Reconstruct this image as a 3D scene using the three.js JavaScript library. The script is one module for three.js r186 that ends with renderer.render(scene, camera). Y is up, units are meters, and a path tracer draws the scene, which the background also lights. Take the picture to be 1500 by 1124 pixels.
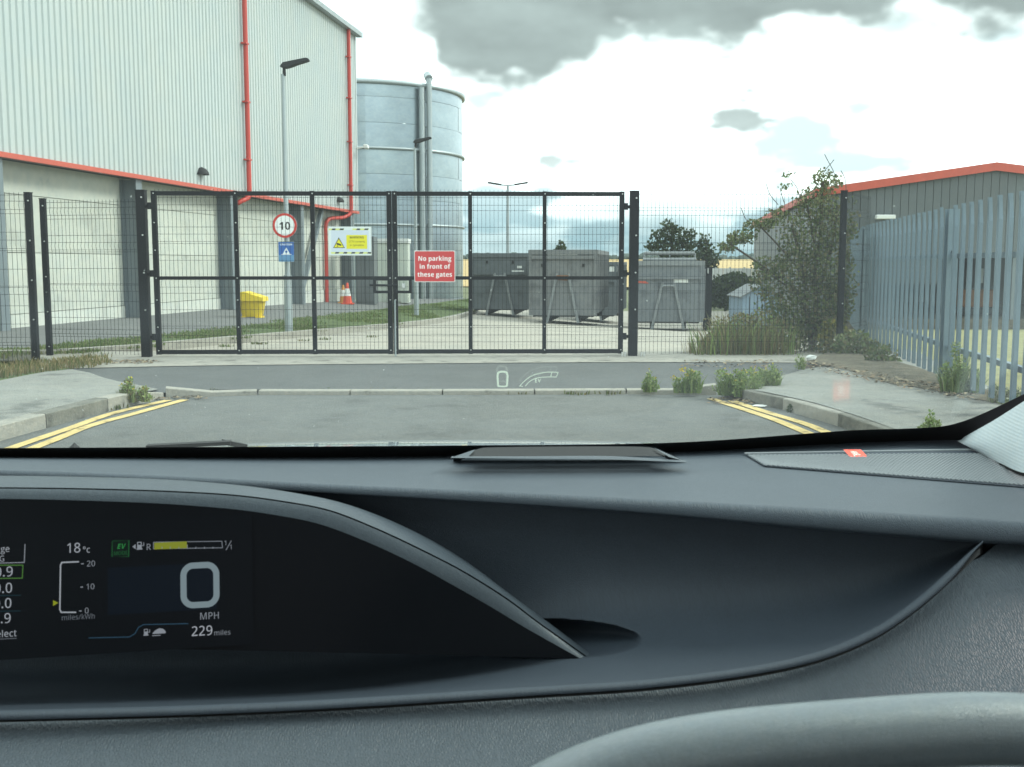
import * as THREE from 'three';
import { mergeGeometries } from 'three/addons/utils/BufferGeometryUtils.js';
import { RoundedBoxGeometry } from 'three/addons/geometries/RoundedBoxGeometry.js';

// ---------------------------------------------------------------- camera, sky, sun, exposure
const V3 = THREE.Vector3, PI = Math.PI;
const V = (x, y, z) => new V3(x, y, z);
const FOCAL = 1600, PITCH = Math.atan(177 / FOCAL), EYE = V(0, 1.2, 0);     // photograph: 1500 x 1124 px, horizon at row 385
const camera = new THREE.PerspectiveCamera(2 * Math.atan(562 / FOCAL) * 180 / PI, 1024 / 767, 0.02, 6000);
camera.position.copy(EYE); camera.rotation.x = -PITCH; camera.updateMatrixWorld();
camera.focus = 2.8; camera.userData.fStop = 24;

const scene = new THREE.Scene();
const renderer = new THREE.WebGLRenderer({ antialias: true });
renderer.setSize(1024, 767); renderer.shadowMap.enabled = true;
renderer.toneMapping = THREE.LinearToneMapping; renderer.toneMappingExposure = 1.85;

// seeded random and noise
function rng(seed) { let a = seed >>> 0; return () => { a = (a + 0x6D2B79F5) | 0; let t = Math.imul(a ^ (a >>> 15), 1 | a); t = (t + Math.imul(t ^ (t >>> 7), 61 | t)) ^ t; return ((t ^ (t >>> 14)) >>> 0) / 4294967296; }; }
const clamp = (x, a = 0, b = 1) => Math.min(b, Math.max(a, x));
const sstep = (a, b, x) => { const t = clamp((x - a) / (b - a)); return t * t * (3 - 2 * t); };
const lerp = (a, b, t) => a + (b - a) * t;
function h3(x, y, z) { let h = Math.imul(x, 374761393) ^ Math.imul(y, 668265263) ^ Math.imul(z, 1442695041); h = Math.imul(h ^ (h >>> 13), 1274126177); h = Math.imul(h ^ (h >>> 15), 2246822519); return ((h ^ (h >>> 16)) >>> 0) / 4294967296; }
function vnoise(x, y, z) {
  const xi = Math.floor(x), yi = Math.floor(y), zi = Math.floor(z); let fx = x - xi, fy = y - yi, fz = z - zi;
  fx = fx * fx * (3 - 2 * fx); fy = fy * fy * (3 - 2 * fy); fz = fz * fz * (3 - 2 * fz);
  const l = (a, b, t) => a + (b - a) * t;
  return l(l(l(h3(xi, yi, zi), h3(xi + 1, yi, zi), fx), l(h3(xi, yi + 1, zi), h3(xi + 1, yi + 1, zi), fx), fy),
    l(l(h3(xi, yi, zi + 1), h3(xi + 1, yi, zi + 1), fx), l(h3(xi, yi + 1, zi + 1), h3(xi + 1, yi + 1, zi + 1), fx), fy), fz);
}
function fbm(x, y, z, o) { let s = 0, a = 0.5, n = 0; for (let i = 0; i < o; i++) { s += a * vnoise(x, y, z); n += a; a *= 0.5; x = x * 2.03 + 11.7; y = y * 2.03 + 5.3; z = z * 2.03 + 3.1; } return s / n; }
// smooth curve through [x, y] points
function curve(p) {
  const n = p.length, m = p.map((_, i) => { const a = p[Math.max(0, i - 1)], b = p[Math.min(n - 1, i + 1)]; return (b[1] - a[1]) / (b[0] - a[0]); });
  return (x) => {
    if (x <= p[0][0]) return p[0][1] + m[0] * (x - p[0][0]);
    if (x >= p[n - 1][0]) return p[n - 1][1] + m[n - 1] * (x - p[n - 1][0]);
    let i = 0; while (p[i + 1][0] < x) i++;
    const h = p[i + 1][0] - p[i][0], t = (x - p[i][0]) / h, t2 = t * t, t3 = t2 * t;
    return (2 * t3 - 3 * t2 + 1) * p[i][1] + (t3 - 2 * t2 + t) * h * m[i] + (-2 * t3 + 3 * t2) * p[i + 1][1] + (t3 - t2) * h * m[i + 1];
  };
}

// the sky: broken cumulus, bright white tops, a heavy grey base of cloud ahead, pale blue gaps
{
  const W = 3072, H = 1536, data = new Float32Array(W * H * 4), D = 180 / PI;
  const edge = curve([[-40, 13], [-20, 14], [-9, 14.5], [-4.2, 11], [-3.3, 9.6], [-2, 8.8], [-0.5, 8.9], [0.8, 9.2], [3.6, 10], [5.4, 10.9], [9.2, 11.2], [11.3, 10.6], [12.3, 11.3], [14, 12.5], [17.4, 12.2], [20.5, 13], [23, 11.8], [25, 11.6], [32, 13], [45, 14]]);
  for (let j = 0; j < H; j++) {
    const el = ((j + 0.5) / H - 0.5) * PI, ce = Math.cos(el), se = Math.sin(el);
    for (let i = 0; i < W; i++) {
      const k = (j * W + i) * 4, ph = ((i + 0.5) / W - 0.5) * 2 * PI;      // u = atan2(z, x) / 2pi + 0.5
      let r, g, b;
      if (se < -0.02) { r = 0.30; g = 0.32; b = 0.30; } else {
        const x = ce * Math.cos(ph), z = ce * Math.sin(ph), az = Math.atan2(x, -z) * D, e = el * D;
        const flat = 1 / (Math.max(se, 0) + 0.16);                          // clouds lie in a layer, so they flatten towards the horizon
        const cx = x * flat, cz = z * flat;
        const n1 = fbm(cx * 2.1 + 4.2, cz * 2.1 + 1.7, se * 3.1, 6), n2 = fbm(cx * 3.3 + 9.1, cz * 5.2 + 2.2, se * 9 + 7, 5), n3 = fbm(x * 34 + 3, se * 60 + 5, z * 34 + 8, 4);
        const hi = sstep(1.5, 6.5, e);
        const gap = (a, h, sa, sh) => sstep(1.1, 0.4, Math.hypot((az - a) / sa, (e - h) / sh) + (n3 - 0.5) * 1.1), gaps = Math.max(gap(-6.6, 11.4, 2.6, 2.0), gap(-7.6, 8.6, 1.8, 1.2), gap(19.8, 11.0, 2.4, 0.9), gap(23.4, 10.4, 1.6, 0.5), gap(14.4, 5.3, 1.5, 0.6)) * 0.85;
        const cover = sstep(0.40, 0.53, n1 + 0.075 * hi + (n3 - 0.5) * 0.20) * (1 - gaps);                // white cloud over pale blue
        const white = 1.62 + 0.5 * (n2 - 0.5);
        const low = 1 - sstep(0.8, 5.0, e);
        r = lerp(lerp(0.60, 0.28, low), white * lerp(1, 0.27, low), cover); g = lerp(lerp(0.66, 0.385, low), white * lerp(1.0, 0.315, low), cover); b = lerp(lerp(0.69, 0.43, low), white * lerp(1.0, 0.33, low), cover);
        // grey streaks in the thin cloud near the horizon
        const st = sstep(0.50, 0.66, fbm(cx * 1.7 + 2, e * 0.55, cz * 1.7 + 4, 5)) * low * 0.55;
        r = lerp(r, 0.25, st); g = lerp(g, 0.33, st); b = lerp(b, 0.36, st);
        // grey cloud bases: the big one ahead and an unseen ring added to darken the sky all around
        const ragged = (n3 - 0.5) * 2.4 + (n2 - 0.5) * 1.6;
        const a0 = Math.max(-60, Math.min(60, az));
        let d = sstep(-0.5, 1.2, e - edge(a0) + 0.35 + 1.15 * sstep(9, 16, az) + ragged) * sstep(-5.2, -2.6, az + ragged * 0.9 + (e - 9) * 0.35) * (1 - sstep(46, 62, az)) * (1 - sstep(19, 27, e + ragged * 2));
        const addedRing = sstep(0.33, 0.43, fbm(cx * 0.9 + 31, cz * 0.9 + 17, se * 2 + 2, 5) + (n3 - 0.5) * 0.12) * sstep(10.2, 12.5, e + ragged) * (1 - sstep(23, 32, e + ragged * 2)) * (1 - sstep(-32, -22, az) * (1 - sstep(30, 60, az)) * (1 - sstep(13, 18, e)));
        d = Math.max(d, addedRing);
        // two small grey scraps of cloud under it
        const scrap = (a, h, sa, sh) => sstep(1.0, 0.55, Math.hypot((az - a) / sa, (e - h) / sh) + (n3 - 0.5) * 2.6 + (n2 - 0.5) * 1.4);
        d = Math.max(d, 0.88 * scrap(11.6, 7.3, 1.7, 0.75), 0.80 * scrap(2.2, 5.2, 1.9, 0.6), 0.5 * scrap(4.4, 6.0, 0.9, 0.4));
        const gray = 0.225 + 0.22 * (n2 - 0.5) + 0.10 * (n1 - 0.5) + 0.10 * (n3 - 0.5);
        r = lerp(r, gray, d * 0.97); g = lerp(g, gray * 1.07, d * 0.97); b = lerp(b, gray * 1.06, d * 0.97);
      }
      data[k] = r; data[k + 1] = g; data[k + 2] = b; data[k + 3] = 1;
    }
  }
  const sky = new THREE.DataTexture(data, W, H, THREE.RGBAFormat, THREE.FloatType);
  sky.mapping = THREE.EquirectangularReflectionMapping; sky.magFilter = THREE.LinearFilter; sky.needsUpdate = true;
  scene.background = sky; scene.environment = sky;
}
const sun = new THREE.DirectionalLight(0xfff6ec, 1.5);
sun.position.set(55, 44, -34); sun.castShadow = true; sun.shadow.radius = 26; sun.shadow.mapSize.set(4096, 4096);
Object.assign(sun.shadow.camera, { left: -45, right: 45, top: 45, bottom: -45, near: 1, far: 220 });
sun.target.position.set(0, 0, -20); scene.add(sun, sun.target);

// ---------------------------------------------------------------- from photograph pixels to places
const cF = V(0, -Math.sin(PITCH), -Math.cos(PITCH)), cU = V(0, Math.cos(PITCH), -Math.sin(PITCH));
const ray = (px, py) => cF.clone().addScaledVector(V(1, 0, 0), (px - 750) / FOCAL).addScaledVector(cU, (562 - py) / FOCAL);
const YARD = 14;
const coef = (x) => clamp(0.0096 + 0.0032 * (x + 6), 0.004, 0.045);
const gh = (x, z) => { const d = -z; return d <= YARD ? 0 : -(Math.min(d, 46) - YARD) * coef(x); };   // the yard falls away from the gate
function gp(px, py, h = 0) { const r = ray(px, py); return EYE.clone().addScaledVector(r, (h - EYE.y) / r.y); }
function yp(px, py, off = 0) { let h = off, p; for (let i = 0; i < 30; i++) { p = gp(px, py, h); h = lerp(h, gh(p.x, p.z) + off, 0.6); } return p; }
function dp(px, py, d) { const r = ray(px, py); return EYE.clone().addScaledVector(r, -d / r.z); }

// ---------------------------------------------------------------- scene bookkeeping
const taken = {};
const numbered = (n) => { const k = taken[n] = (taken[n] ?? -1) + 1; return k ? `${n}_${String(k).padStart(3, '0')}` : n; };
function shade(o) { o.castShadow = o.receiveShadow = true; return o; }
function thing(name, label, category, group) { const o = new THREE.Group(); o.name = numbered(name); o.userData = { label, category }; if (group) o.userData.group = group; scene.add(o); return o; }
function part(parent, name, geo, mat, kind) { const m = shade(new THREE.Mesh(Array.isArray(geo) ? join(geo) : geo, mat)); m.name = name; if (kind) m.userData.kind = kind; parent.add(m); return m; }
function single(name, label, category, geo, mat, group) { const m = part(scene, numbered(name), geo, mat); m.userData = { label, category }; if (group) m.userData.group = group; return m; }
function struct(name, label, geo, mat) { const m = geo ? part(scene, numbered(name), geo, mat) : new THREE.Group(); if (!geo) { m.name = numbered(name); scene.add(m); } m.userData = { kind: 'structure', label, category: name.replace(/_/g, ' ').split(' ').slice(-2).join(' ') }; return m; }
function stuff(name, label, category, geo, mat) { const m = part(scene, numbered(name), geo, mat); m.userData = { kind: 'stuff', label, category }; return m; }
function join(list) {
  const flat = list.map((g) => { const q = g.index ? g.toNonIndexed() : g; if (!q.attributes.uv) q.setAttribute('uv', new THREE.BufferAttribute(new Float32Array(q.attributes.position.count * 2), 2)); return q; });
  const keep = flat.every((g) => g.attributes.color) ? ['position', 'normal', 'uv', 'color'] : ['position', 'normal', 'uv'];
  for (const g of flat) for (const k of Object.keys(g.attributes)) if (!keep.includes(k)) g.deleteAttribute(k);
  return mergeGeometries(flat);
}
function boxUV(g, s = 1) {                                                  // uv in metres from the face's own direction
  if (g.index) g = g.toNonIndexed();
  const p = g.attributes.position, n = g.attributes.normal, uv = new Float32Array(p.count * 2);
  for (let i = 0; i < p.count; i++) {
    const a = Math.abs(n.getX(i)), b = Math.abs(n.getY(i)), c = Math.abs(n.getZ(i));
    const [u, v] = b >= a && b >= c ? [p.getX(i), p.getZ(i)] : a > c ? [p.getZ(i), p.getY(i)] : [p.getX(i), p.getY(i)];
    uv[2 * i] = u * s; uv[2 * i + 1] = v * s;
  }
  g.setAttribute('uv', new THREE.BufferAttribute(uv, 2)); return g;
}
const box = (w, h, d, x = 0, y = 0, z = 0, r = 0) => { const g = r ? new RoundedBoxGeometry(w, h, d, 2, r) : new THREE.BoxGeometry(w, h, d); g.translate(x, y, z); return boxUV(g); };
function bar(a, b, w, d = w, up = V(0, 1, 0)) {                             // a straight bar of rectangular section between two points
  const dir = b.clone().sub(a), L = dir.length(); dir.normalize();
  let s = new V3().crossVectors(dir, up); if (s.lengthSq() < 1e-6) s = new V3().crossVectors(dir, V(0, 0, 1)); s.normalize();
  const t = new V3().crossVectors(s, dir), g = boxUV(new THREE.BoxGeometry(w, d, L));
  return g.applyMatrix4(new THREE.Matrix4().makeBasis(s, t, dir.negate()).setPosition(a.clone().add(b).multiplyScalar(0.5)));
}
function rod(a, b, r1, r2 = r1, n = 8) {
  const dir = b.clone().sub(a), L = dir.length(), g = new THREE.CylinderGeometry(r2, r1, L, n, 1);
  return g.applyQuaternion(new THREE.Quaternion().setFromUnitVectors(V(0, 1, 0), dir.normalize())).translate(...a.clone().add(b).multiplyScalar(0.5).toArray());
}
const tube = (pts, r, seg = 40, n = 8, closed = false) => new THREE.TubeGeometry(new THREE.CatmullRomCurve3(pts, closed, 'centripetal'), seg, r, n, closed);
function grid(nu, nv, f, uvf) {                                             // f(u, v) -> Vector3
  const pos = [], uv = [], idx = [];
  for (let j = 0; j <= nv; j++) for (let i = 0; i <= nu; i++) { const p = f(i / nu, j / nv); pos.push(p.x, p.y, p.z); const q = uvf ? uvf(i / nu, j / nv, p) : [p.x, p.z]; uv.push(q[0], q[1]); }
  for (let j = 0; j < nv; j++) for (let i = 0; i < nu; i++) { const a = j * (nu + 1) + i, b = a + 1, c = a + nu + 1, d = c + 1; idx.push(a, b, d, a, d, c); }
  const g = new THREE.BufferGeometry(); g.setAttribute('position', new THREE.Float32BufferAttribute(pos, 3)); g.setAttribute('uv', new THREE.Float32BufferAttribute(uv, 2)); g.setIndex(idx); g.computeVertexNormals(); return g;
}
function along(pts, n) { const c = new THREE.CatmullRomCurve3(pts, false, 'centripetal'); return Array.from({ length: n + 1 }, (_, i) => c.getPointAt(i / n)); }
// a sheet between two edges, following the ground at a given lift
function sheet(L, R, nu, nv, lift, fall = gh) {
  const a = along(L, nv), b = along(R, nv);
  return grid(nu, nv, (u, v) => { const k = Math.round(v * nv), p = a[k].clone().lerp(b[k], u); p.y = fall(p.x, p.z) + (typeof lift === 'function' ? lift(p, u, v) : lift); return p; });
}
function hexa(fn, s0, s1, t0, t1, y0, y1) {                                 // a box in a wall's own axes: along, out, up
  const g = boxUV(new THREE.BoxGeometry(s1 - s0, y1 - y0, t1 - t0).translate((s0 + s1) / 2, (y0 + y1) / 2, (t0 + t1) / 2)), p = g.attributes.position;
  for (let i = 0; i < p.count; i++) { const q = fn(p.getX(i), p.getZ(i), p.getY(i)); p.setXYZ(i, q.x, q.y, q.z); }
  g.computeVertexNormals(); return g;
}

// ---------------------------------------------------------------- materials
function tex(size, f, srgb = true, rep = 1) {                               // f(x, y, noise) in 0..1, tileable noise by blending
  const d = new Uint8Array(size * size * 4);
  for (let j = 0; j < size; j++) for (let i = 0; i < size; i++) { const c = f(i / size, j / size, i, j), k = (j * size + i) * 4; d[k] = clamp(c[0]) * 255; d[k + 1] = clamp(c[1]) * 255; d[k + 2] = clamp(c[2]) * 255; d[k + 3] = 255; }
  const t = new THREE.DataTexture(d, size, size); t.wrapS = t.wrapT = THREE.RepeatWrapping; t.magFilter = THREE.LinearFilter; t.minFilter = THREE.LinearMipmapLinearFilter; t.generateMipmaps = true;
  if (srgb) t.colorSpace = THREE.SRGBColorSpace; t.repeat.set(rep, rep); t.needsUpdate = true; return t;
}
// value noise that tiles, f cells across
function tn(u, v, f, o, s = 0) {
  let sum = 0, a = 0.5, n = 0, q = Math.round(f); const k = Math.round(s * 131 + 7);
  for (let i = 0; i < o; i++) {
    const x = u * q, y = v * q, xi = Math.floor(x), yi = Math.floor(y); let fx = x - xi, fy = y - yi; fx = fx * fx * (3 - 2 * fx); fy = fy * fy * (3 - 2 * fy);
    const x0 = xi % q, x1 = (xi + 1) % q, y0 = yi % q, y1 = (yi + 1) % q, z = k + i * 17;
    sum += a * lerp(lerp(h3(x0, y0, z), h3(x1, y0, z), fx), lerp(h3(x0, y1, z), h3(x1, y1, z), fx), fy); n += a; a *= 0.55; q *= 2;
  }
  return sum / n;
}
const toS = (l) => l <= 0.0031308 ? 12.92 * l : 1.055 * Math.pow(l, 1 / 2.4) - 0.055;
const lin = (r, g, b) => new THREE.Color().setRGB(r, g, b);
function tinted(base, amp, f1, f2, o = {}) {                                // grainy colour around a linear base
  const R = rng(o.seed ?? 3), sp = o.speck ?? 0.15, size = o.size ?? 512;
  return tex(size, (u, v) => {
    const n = (tn(u, v, f1, 5, o.seed ?? 0) - 0.5) * 2.4, m = (tn(u, v, f2, 4, (o.seed ?? 0) + 9) - 0.5) * 2.4, w = (R() - 0.5) * sp * 2;
    let k = 1 + amp * n + amp * 0.7 * m + w; if (o.dark && n < -0.35) k *= 1 - o.dark * clamp((-0.35 - n) * 4); k = Math.max(k, 0.15);
    const hue = (o.hue ?? 0.03) * m; return [toS(base[0] * k * (1 + hue)), toS(base[1] * k), toS(base[2] * k * (1 - hue))];
  }, true, 1 / (o.metres ?? 2));
}
const bumpy = (f, o, s, metres, speck = 0) => { const R = rng(s); return tex(512, (u, v) => { const n = tn(u, v, f, o, s) + (R() - 0.5) * speck; return [n, n, n]; }, false, 1 / metres); };
const std = (p) => new THREE.MeshStandardMaterial({ side: THREE.DoubleSide, ...p });
const phy = (p) => new THREE.MeshPhysicalMaterial({ side: THREE.DoubleSide, ...p });
const grainBump = bumpy(150, 2, 5, 1.2, 0.5), fineBump = bumpy(60, 4, 8, 1, 0.35);
const M = {
  road: std({ map: tinted([0.128, 0.132, 0.125], 0.13, 9, 60, { speck: 0.24, metres: 3.1, seed: 2, dark: 0.15 }), roughness: 0.92, bumpMap: grainBump, bumpScale: 0.006 }),
  apron: std({ map: tinted([0.100, 0.104, 0.102], 0.10, 7, 50, { speck: 0.22, metres: 2.7, seed: 4 }), roughness: 0.92, bumpMap: grainBump, bumpScale: 0.006 }),
  pavement: std({ map: tinted([0.235, 0.235, 0.212], 0.15, 8, 40, { speck: 0.2, metres: 3.3, seed: 5, dark: 0.35 }), roughness: 0.95, bumpMap: grainBump, bumpScale: 0.006 }),
  path: std({ map: tinted([0.135, 0.137, 0.132], 0.12, 8, 50, { speck: 0.2, metres: 3, seed: 6 }), roughness: 0.95 }),
  yard: std({ map: tinted([0.325, 0.300, 0.250], 0.14, 6, 30, { speck: 0.1, metres: 6.5, seed: 7, dark: 0.15 }), roughness: 0.9, bumpMap: fineBump, bumpScale: 0.004 }),
  kerb: std({ map: tinted([0.30, 0.285, 0.245], 0.18, 7, 45, { speck: 0.12, metres: 1.1, seed: 8, dark: 0.3 }), roughness: 0.95, bumpMap: fineBump, bumpScale: 0.004 }),
  kerbDark: std({ map: tinted([0.16, 0.155, 0.13], 0.25, 7, 45, { speck: 0.14, metres: 1.1, seed: 18, dark: 0.3 }), roughness: 0.95, bumpMap: fineBump, bumpScale: 0.004 }),
  yellow: std({ map: tinted([0.56, 0.42, 0.17], 0.2, 12, 70, { speck: 0.16, metres: 1, seed: 9, dark: 0.4 }), roughness: 0.85 }),
  turf: std({ map: tinted([0.12, 0.165, 0.060], 0.30, 12, 60, { speck: 0.3, metres: 2.2, seed: 10, hue: 0.12 }), roughness: 1, bumpMap: grainBump, bumpScale: 0.03 }),
  scrub: std({ map: tinted([0.12, 0.13, 0.06], 0.3, 10, 50, { speck: 0.25, metres: 4, seed: 11, hue: 0.15 }), roughness: 1 }),
  field: std({ map: tinted([0.42, 0.30, 0.13], 0.16, 8, 40, { speck: 0.1, metres: 40, seed: 12 }), roughness: 1 }),
  straw: std({ map: tinted([0.36, 0.345, 0.16], 0.22, 10, 50, { speck: 0.25, metres: 2.6, seed: 60, hue: 0.12 }), roughness: 1, bumpMap: grainBump, bumpScale: 0.03 }),
  dirt: std({ map: tinted([0.155, 0.135, 0.095], 0.4, 10, 60, { speck: 0.35, metres: 1.3, seed: 13, hue: 0.1 }), roughness: 1, bumpMap: grainBump, bumpScale: 0.02 }),
  concrete: [0, 1, 2].map((k) => std({ map: tinted([[0.50, 0.51, 0.455], [0.48, 0.49, 0.435], [0.53, 0.54, 0.49]][k], 0.10, 5, 26, { speck: 0.05, metres: 3.4, seed: 20 + k, dark: 0.10, hue: 0.03 }), roughness: 0.9, bumpMap: fineBump, bumpScale: 0.003 })),
  cladding: std({ map: tinted([0.42, 0.455, 0.445], 0.04, 3, 14, { speck: 0.02, metres: 8, seed: 30 }), roughness: 0.42, metalness: 0.0 }),
  red: std({ map: tinted([0.50, 0.050, 0.035], 0.08, 6, 30, { speck: 0.05, metres: 2, seed: 31 }), roughness: 0.5 }),
  redTrim: std({ map: tinted([0.50, 0.085, 0.05], 0.08, 6, 30, { speck: 0.05, metres: 2, seed: 32 }), roughness: 0.55 }),
  steelBlue: std({ map: tinted([0.16, 0.19, 0.205], 0.08, 5, 26, { speck: 0.05, metres: 2, seed: 33 }), roughness: 0.5 }),
  galv: std({ map: tinted([0.36, 0.40, 0.41], 0.10, 9, 40, { speck: 0.06, metres: 1.2, seed: 34 }), roughness: 0.5, metalness: 0.55 }),
  silo: [0, 1, 2, 3].map((k) => std({ map: tinted([[0.33, 0.39, 0.42], [0.32, 0.38, 0.415], [0.34, 0.40, 0.425], [0.315, 0.375, 0.41]][k], 0.10, 6, 34, { speck: 0.05, metres: 2.4, seed: 36 + k }), roughness: 0.33, metalness: 0.78 })),
  fence: phy({ color: lin(0.008, 0.010, 0.013), roughness: 0.6, specularIntensity: 0.35 }),
  wire: phy({ color: lin(0.014, 0.020, 0.022), roughness: 0.6, specularIntensity: 0.3 }),
  bolt: std({ color: lin(0.6, 0.6, 0.58), roughness: 0.3, metalness: 0.8 }),
  palisade: std({ map: tinted([0.15, 0.205, 0.24], 0.08, 6, 40, { speck: 0.06, metres: 1, seed: 41 }), roughness: 0.5, metalness: 0.25 }),
  skip: [0, 1, 2].map((k) => std({ map: tinted([[0.095, 0.110, 0.118], [0.150, 0.158, 0.160], [0.145, 0.16, 0.17]][k], 0.16, 6, 30, { speck: 0.06, metres: 2.2, seed: 44 + k, dark: 0.2 }), roughness: 0.6 })),
  skipEdge: std({ map: tinted([0.19, 0.205, 0.21], 0.14, 8, 40, { speck: 0.06, metres: 1, seed: 48 }), roughness: 0.55 }),
  rust: std({ map: tinted([0.20, 0.085, 0.03], 0.35, 8, 40, { speck: 0.2, metres: 0.5, seed: 49 }), roughness: 0.9 }),
  dark: std({ color: lin(0.010, 0.011, 0.012), roughness: 0.7 }),
  shedGrey: std({ map: tinted([0.098, 0.113, 0.118], 0.05, 4, 26, { speck: 0.04, metres: 3, seed: 50 }), roughness: 0.5 }),
  shedBlue: std({ map: tinted([0.17, 0.24, 0.31], 0.08, 4, 26, { speck: 0.04, metres: 2, seed: 51 }), roughness: 0.6 }),
  pale: std({ map: tinted([0.52, 0.55, 0.48], 0.06, 4, 26, { speck: 0.04, metres: 2, seed: 52 }), roughness: 0.6 }),
  white: std({ map: tinted([0.68, 0.69, 0.66], 0.06, 5, 30, { speck: 0.04, metres: 1, seed: 53 }), roughness: 0.6 }),
  grit: std({ map: tinted([0.72, 0.52, 0.02], 0.08, 5, 30, { speck: 0.04, metres: 0.8, seed: 54 }), roughness: 0.55 }),
  cone: std({ color: lin(0.62, 0.07, 0.03), roughness: 0.6 }),
  coneYellow: std({ color: lin(0.55, 0.25, 0.05), roughness: 0.6 }),
  bark: std({ map: tinted([0.085, 0.07, 0.05], 0.3, 8, 40, { speck: 0.2, metres: 0.5, seed: 55 }), roughness: 1 }),
  leaf: phy({ vertexColors: true, roughness: 0.75, transmission: 0.45, thickness: 0, specularIntensity: 0.35 }),
  farWood: std({ color: lin(0.09, 0.115, 0.105), roughness: 1 }),
};

// ---------------------------------------------------------------- the ground
const RD = V(0.145, 0, -1).normalize();                                     // direction of the road and of both buildings
{ // terrain out to the horizon
  const zs = [60, 30, 10, 0, -6, -10, -14, -18, -24, -30, -38, -46, -60, -80, -110, -160, -240, -400, -700, -1100, -2000, -4500];
  const xs = [-4000, -1500, -600, -250, -100, -50, -25, -12, -6, -3, 0, 3, 6, 9, 12, 18, 25, 50, 100, 250, 600, 1500, 4000];
  const hz = (x, z) => { const d = -z, t = sstep(46, 110, d); return lerp(gh(x, z), -0.95, t) - 0.10 + 4.4 * sstep(110, 1100, d); };
  const g = grid(xs.length - 1, zs.length - 1, (u, v) => { const x = xs[Math.round(u * (xs.length - 1))], z = zs[Math.round(v * (zs.length - 1))]; return V(x, hz(x, z), z); });
  struct('ground', 'rough green ground reaching out behind the yard', g, M.scrub);
  const fz = [-95, -130, -180, -240, -330, -400, -550, -700, -900, -1090];
  struct('field', 'pale gold stubble field beyond the yard', grid(24, fz.length - 1, (u, v) => { const z = fz[Math.round(v * (fz.length - 1))], x = lerp(-420, 620, u); return V(x, hz(x, z) + 0.12 + 0.0009 * -z, z); }), M.field);
}
// kerb lines, at their foot on the road
const kerbL = [gp(-700, 830), gp(-350, 738), gp(-150, 687), gp(0, 646), gp(117, 614), gp(182, 596), gp(222, 585)];
const kerbR = [gp(1062, 581), gp(1110, 592), gp(1173, 607), gp(1232, 626), gp(1300, 652), gp(1420, 705), gp(1650, 830)];
const dropL = gp(262, 580), dropR = gp(1010, 577);
struct('road', 'grey asphalt road surface in front of the gates', sheet([V(-16, 0, 30), V(-14, 0, -4), V(-9, 0, -11.4)], [V(16, 0, 30), V(12, 0, -4), V(6, 0, -11.4)], 24, 40, 0, () => 0), M.road);
// dropped kerb and apron in front of the gate
const gateL = V(-4.46, 0, -13.30), gateR = V(1.49, 0, -13.46), gdir = gateR.clone().sub(gateL).normalize(), gout = V(-gdir.z, 0, gdir.x).normalize();   // gout faces the camera
if (gout.z < 0) gout.negate();
const onGate = (x) => gateL.clone().lerp(gateR, (x - gateL.x) / (gateR.x - gateL.x));
const apronFront = [gp(196, 590), dropL.clone().add(V(0.02, 0, -0.1)), V(-1, 0, dropL.z - 0.13), dropR.clone().add(V(0, 0, -0.1)), gp(1066, 574)].map((p) => p.clone());
struct('apron', 'darker asphalt crossover between dropped kerb and gates', sheet(apronFront.map((p) => V(p.x, 0, p.z)), [gp(90, 538, 0.05), gp(300, 535, 0.05), gp(600, 532, 0.05), gp(930, 530, 0.05), gp(1235, 531, 0.05)], 10, 40, (p, u) => lerp(0.035, 0.052, u), () => 0), M.apron);
struct('threshold', 'pale concrete threshold strip under the gates', sheet([gp(60, 541, 0.055), gp(300, 536, 0.055), gp(600, 533, 0.055), gp(930, 531, 0.055), gp(1250, 532, 0.055)], [V(-6.2, 0, -14.1), V(-4, 0, -14.1), V(-1, 0, -14.1), V(1.5, 0, -14.1), V(5.2, 0, -14.3)], 3, 30, 0.058, () => 0), M.kerb);
// pavements either side
struct('pavement', 'worn pale pavement with kerb beside the dry grass', sheet([...kerbL.map((p) => p.clone().add(V(-0.055, 0, -0.02))), gp(232, 578)], [V(-12, 0, -1), V(-10, 0, -5), gp(-250, 600, 0.1), gp(-90, 580, 0.1), gp(0, 558, 0.1), gp(107, 540, 0.1), gp(150, 548, 0.1), gp(200, 562, 0.06)], 14, 40, (p, u, v) => lerp(0.104, 0.05, sstep(0.86, 1, v)), () => 0), M.pavement);
const palA = V(6.35, 0, -20.5), palB = V(4.93, 0, -15.3), palC = V(4.05, 0, -10.15), palD = palC.clone().add(palC.clone().sub(palB)).add(V(0.1, 0, 0));
struct('pavement', 'worn pale pavement between kerb and palisade fence', sheet([gp(1075, 566, 0.08), ...kerbR.map((p) => p.clone().add(V(0.055, 0, -0.02)))], [gp(1190, 533, 0.1), V(5.0, 0, -14.0), V(4.6, 0, -11.5), V(4.35, 0, -10.2), V(3.9, 0, -7.5), V(3.5, 0, -5), V(4, 0, 0), V(6, 0, 5)], 14, 40, (p, u, v) => lerp(0.06, 0.104, sstep(0, 0.12, v)), () => 0), M.pavement);
struct('dirt_strip', 'brown leaf litter and soil along the palisade foot', sheet([gp(1178, 531, 0.1), gp(1240, 543, 0.1), gp(1300, 562, 0.1), gp(1362, 572, 0.1), gp(1410, 583, 0.1), gp(1520, 600, 0.1)], [gp(1215, 517, 0.1), gp(1262, 521, 0.1), gp(1330, 536, 0.1), gp(1395, 558, 0.1), gp(1440, 572, 0.1), gp(1560, 585, 0.1)], 6, 40, (p, u) => 0.109 + 0.006 * u, () => 0), M.dirt);
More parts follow.
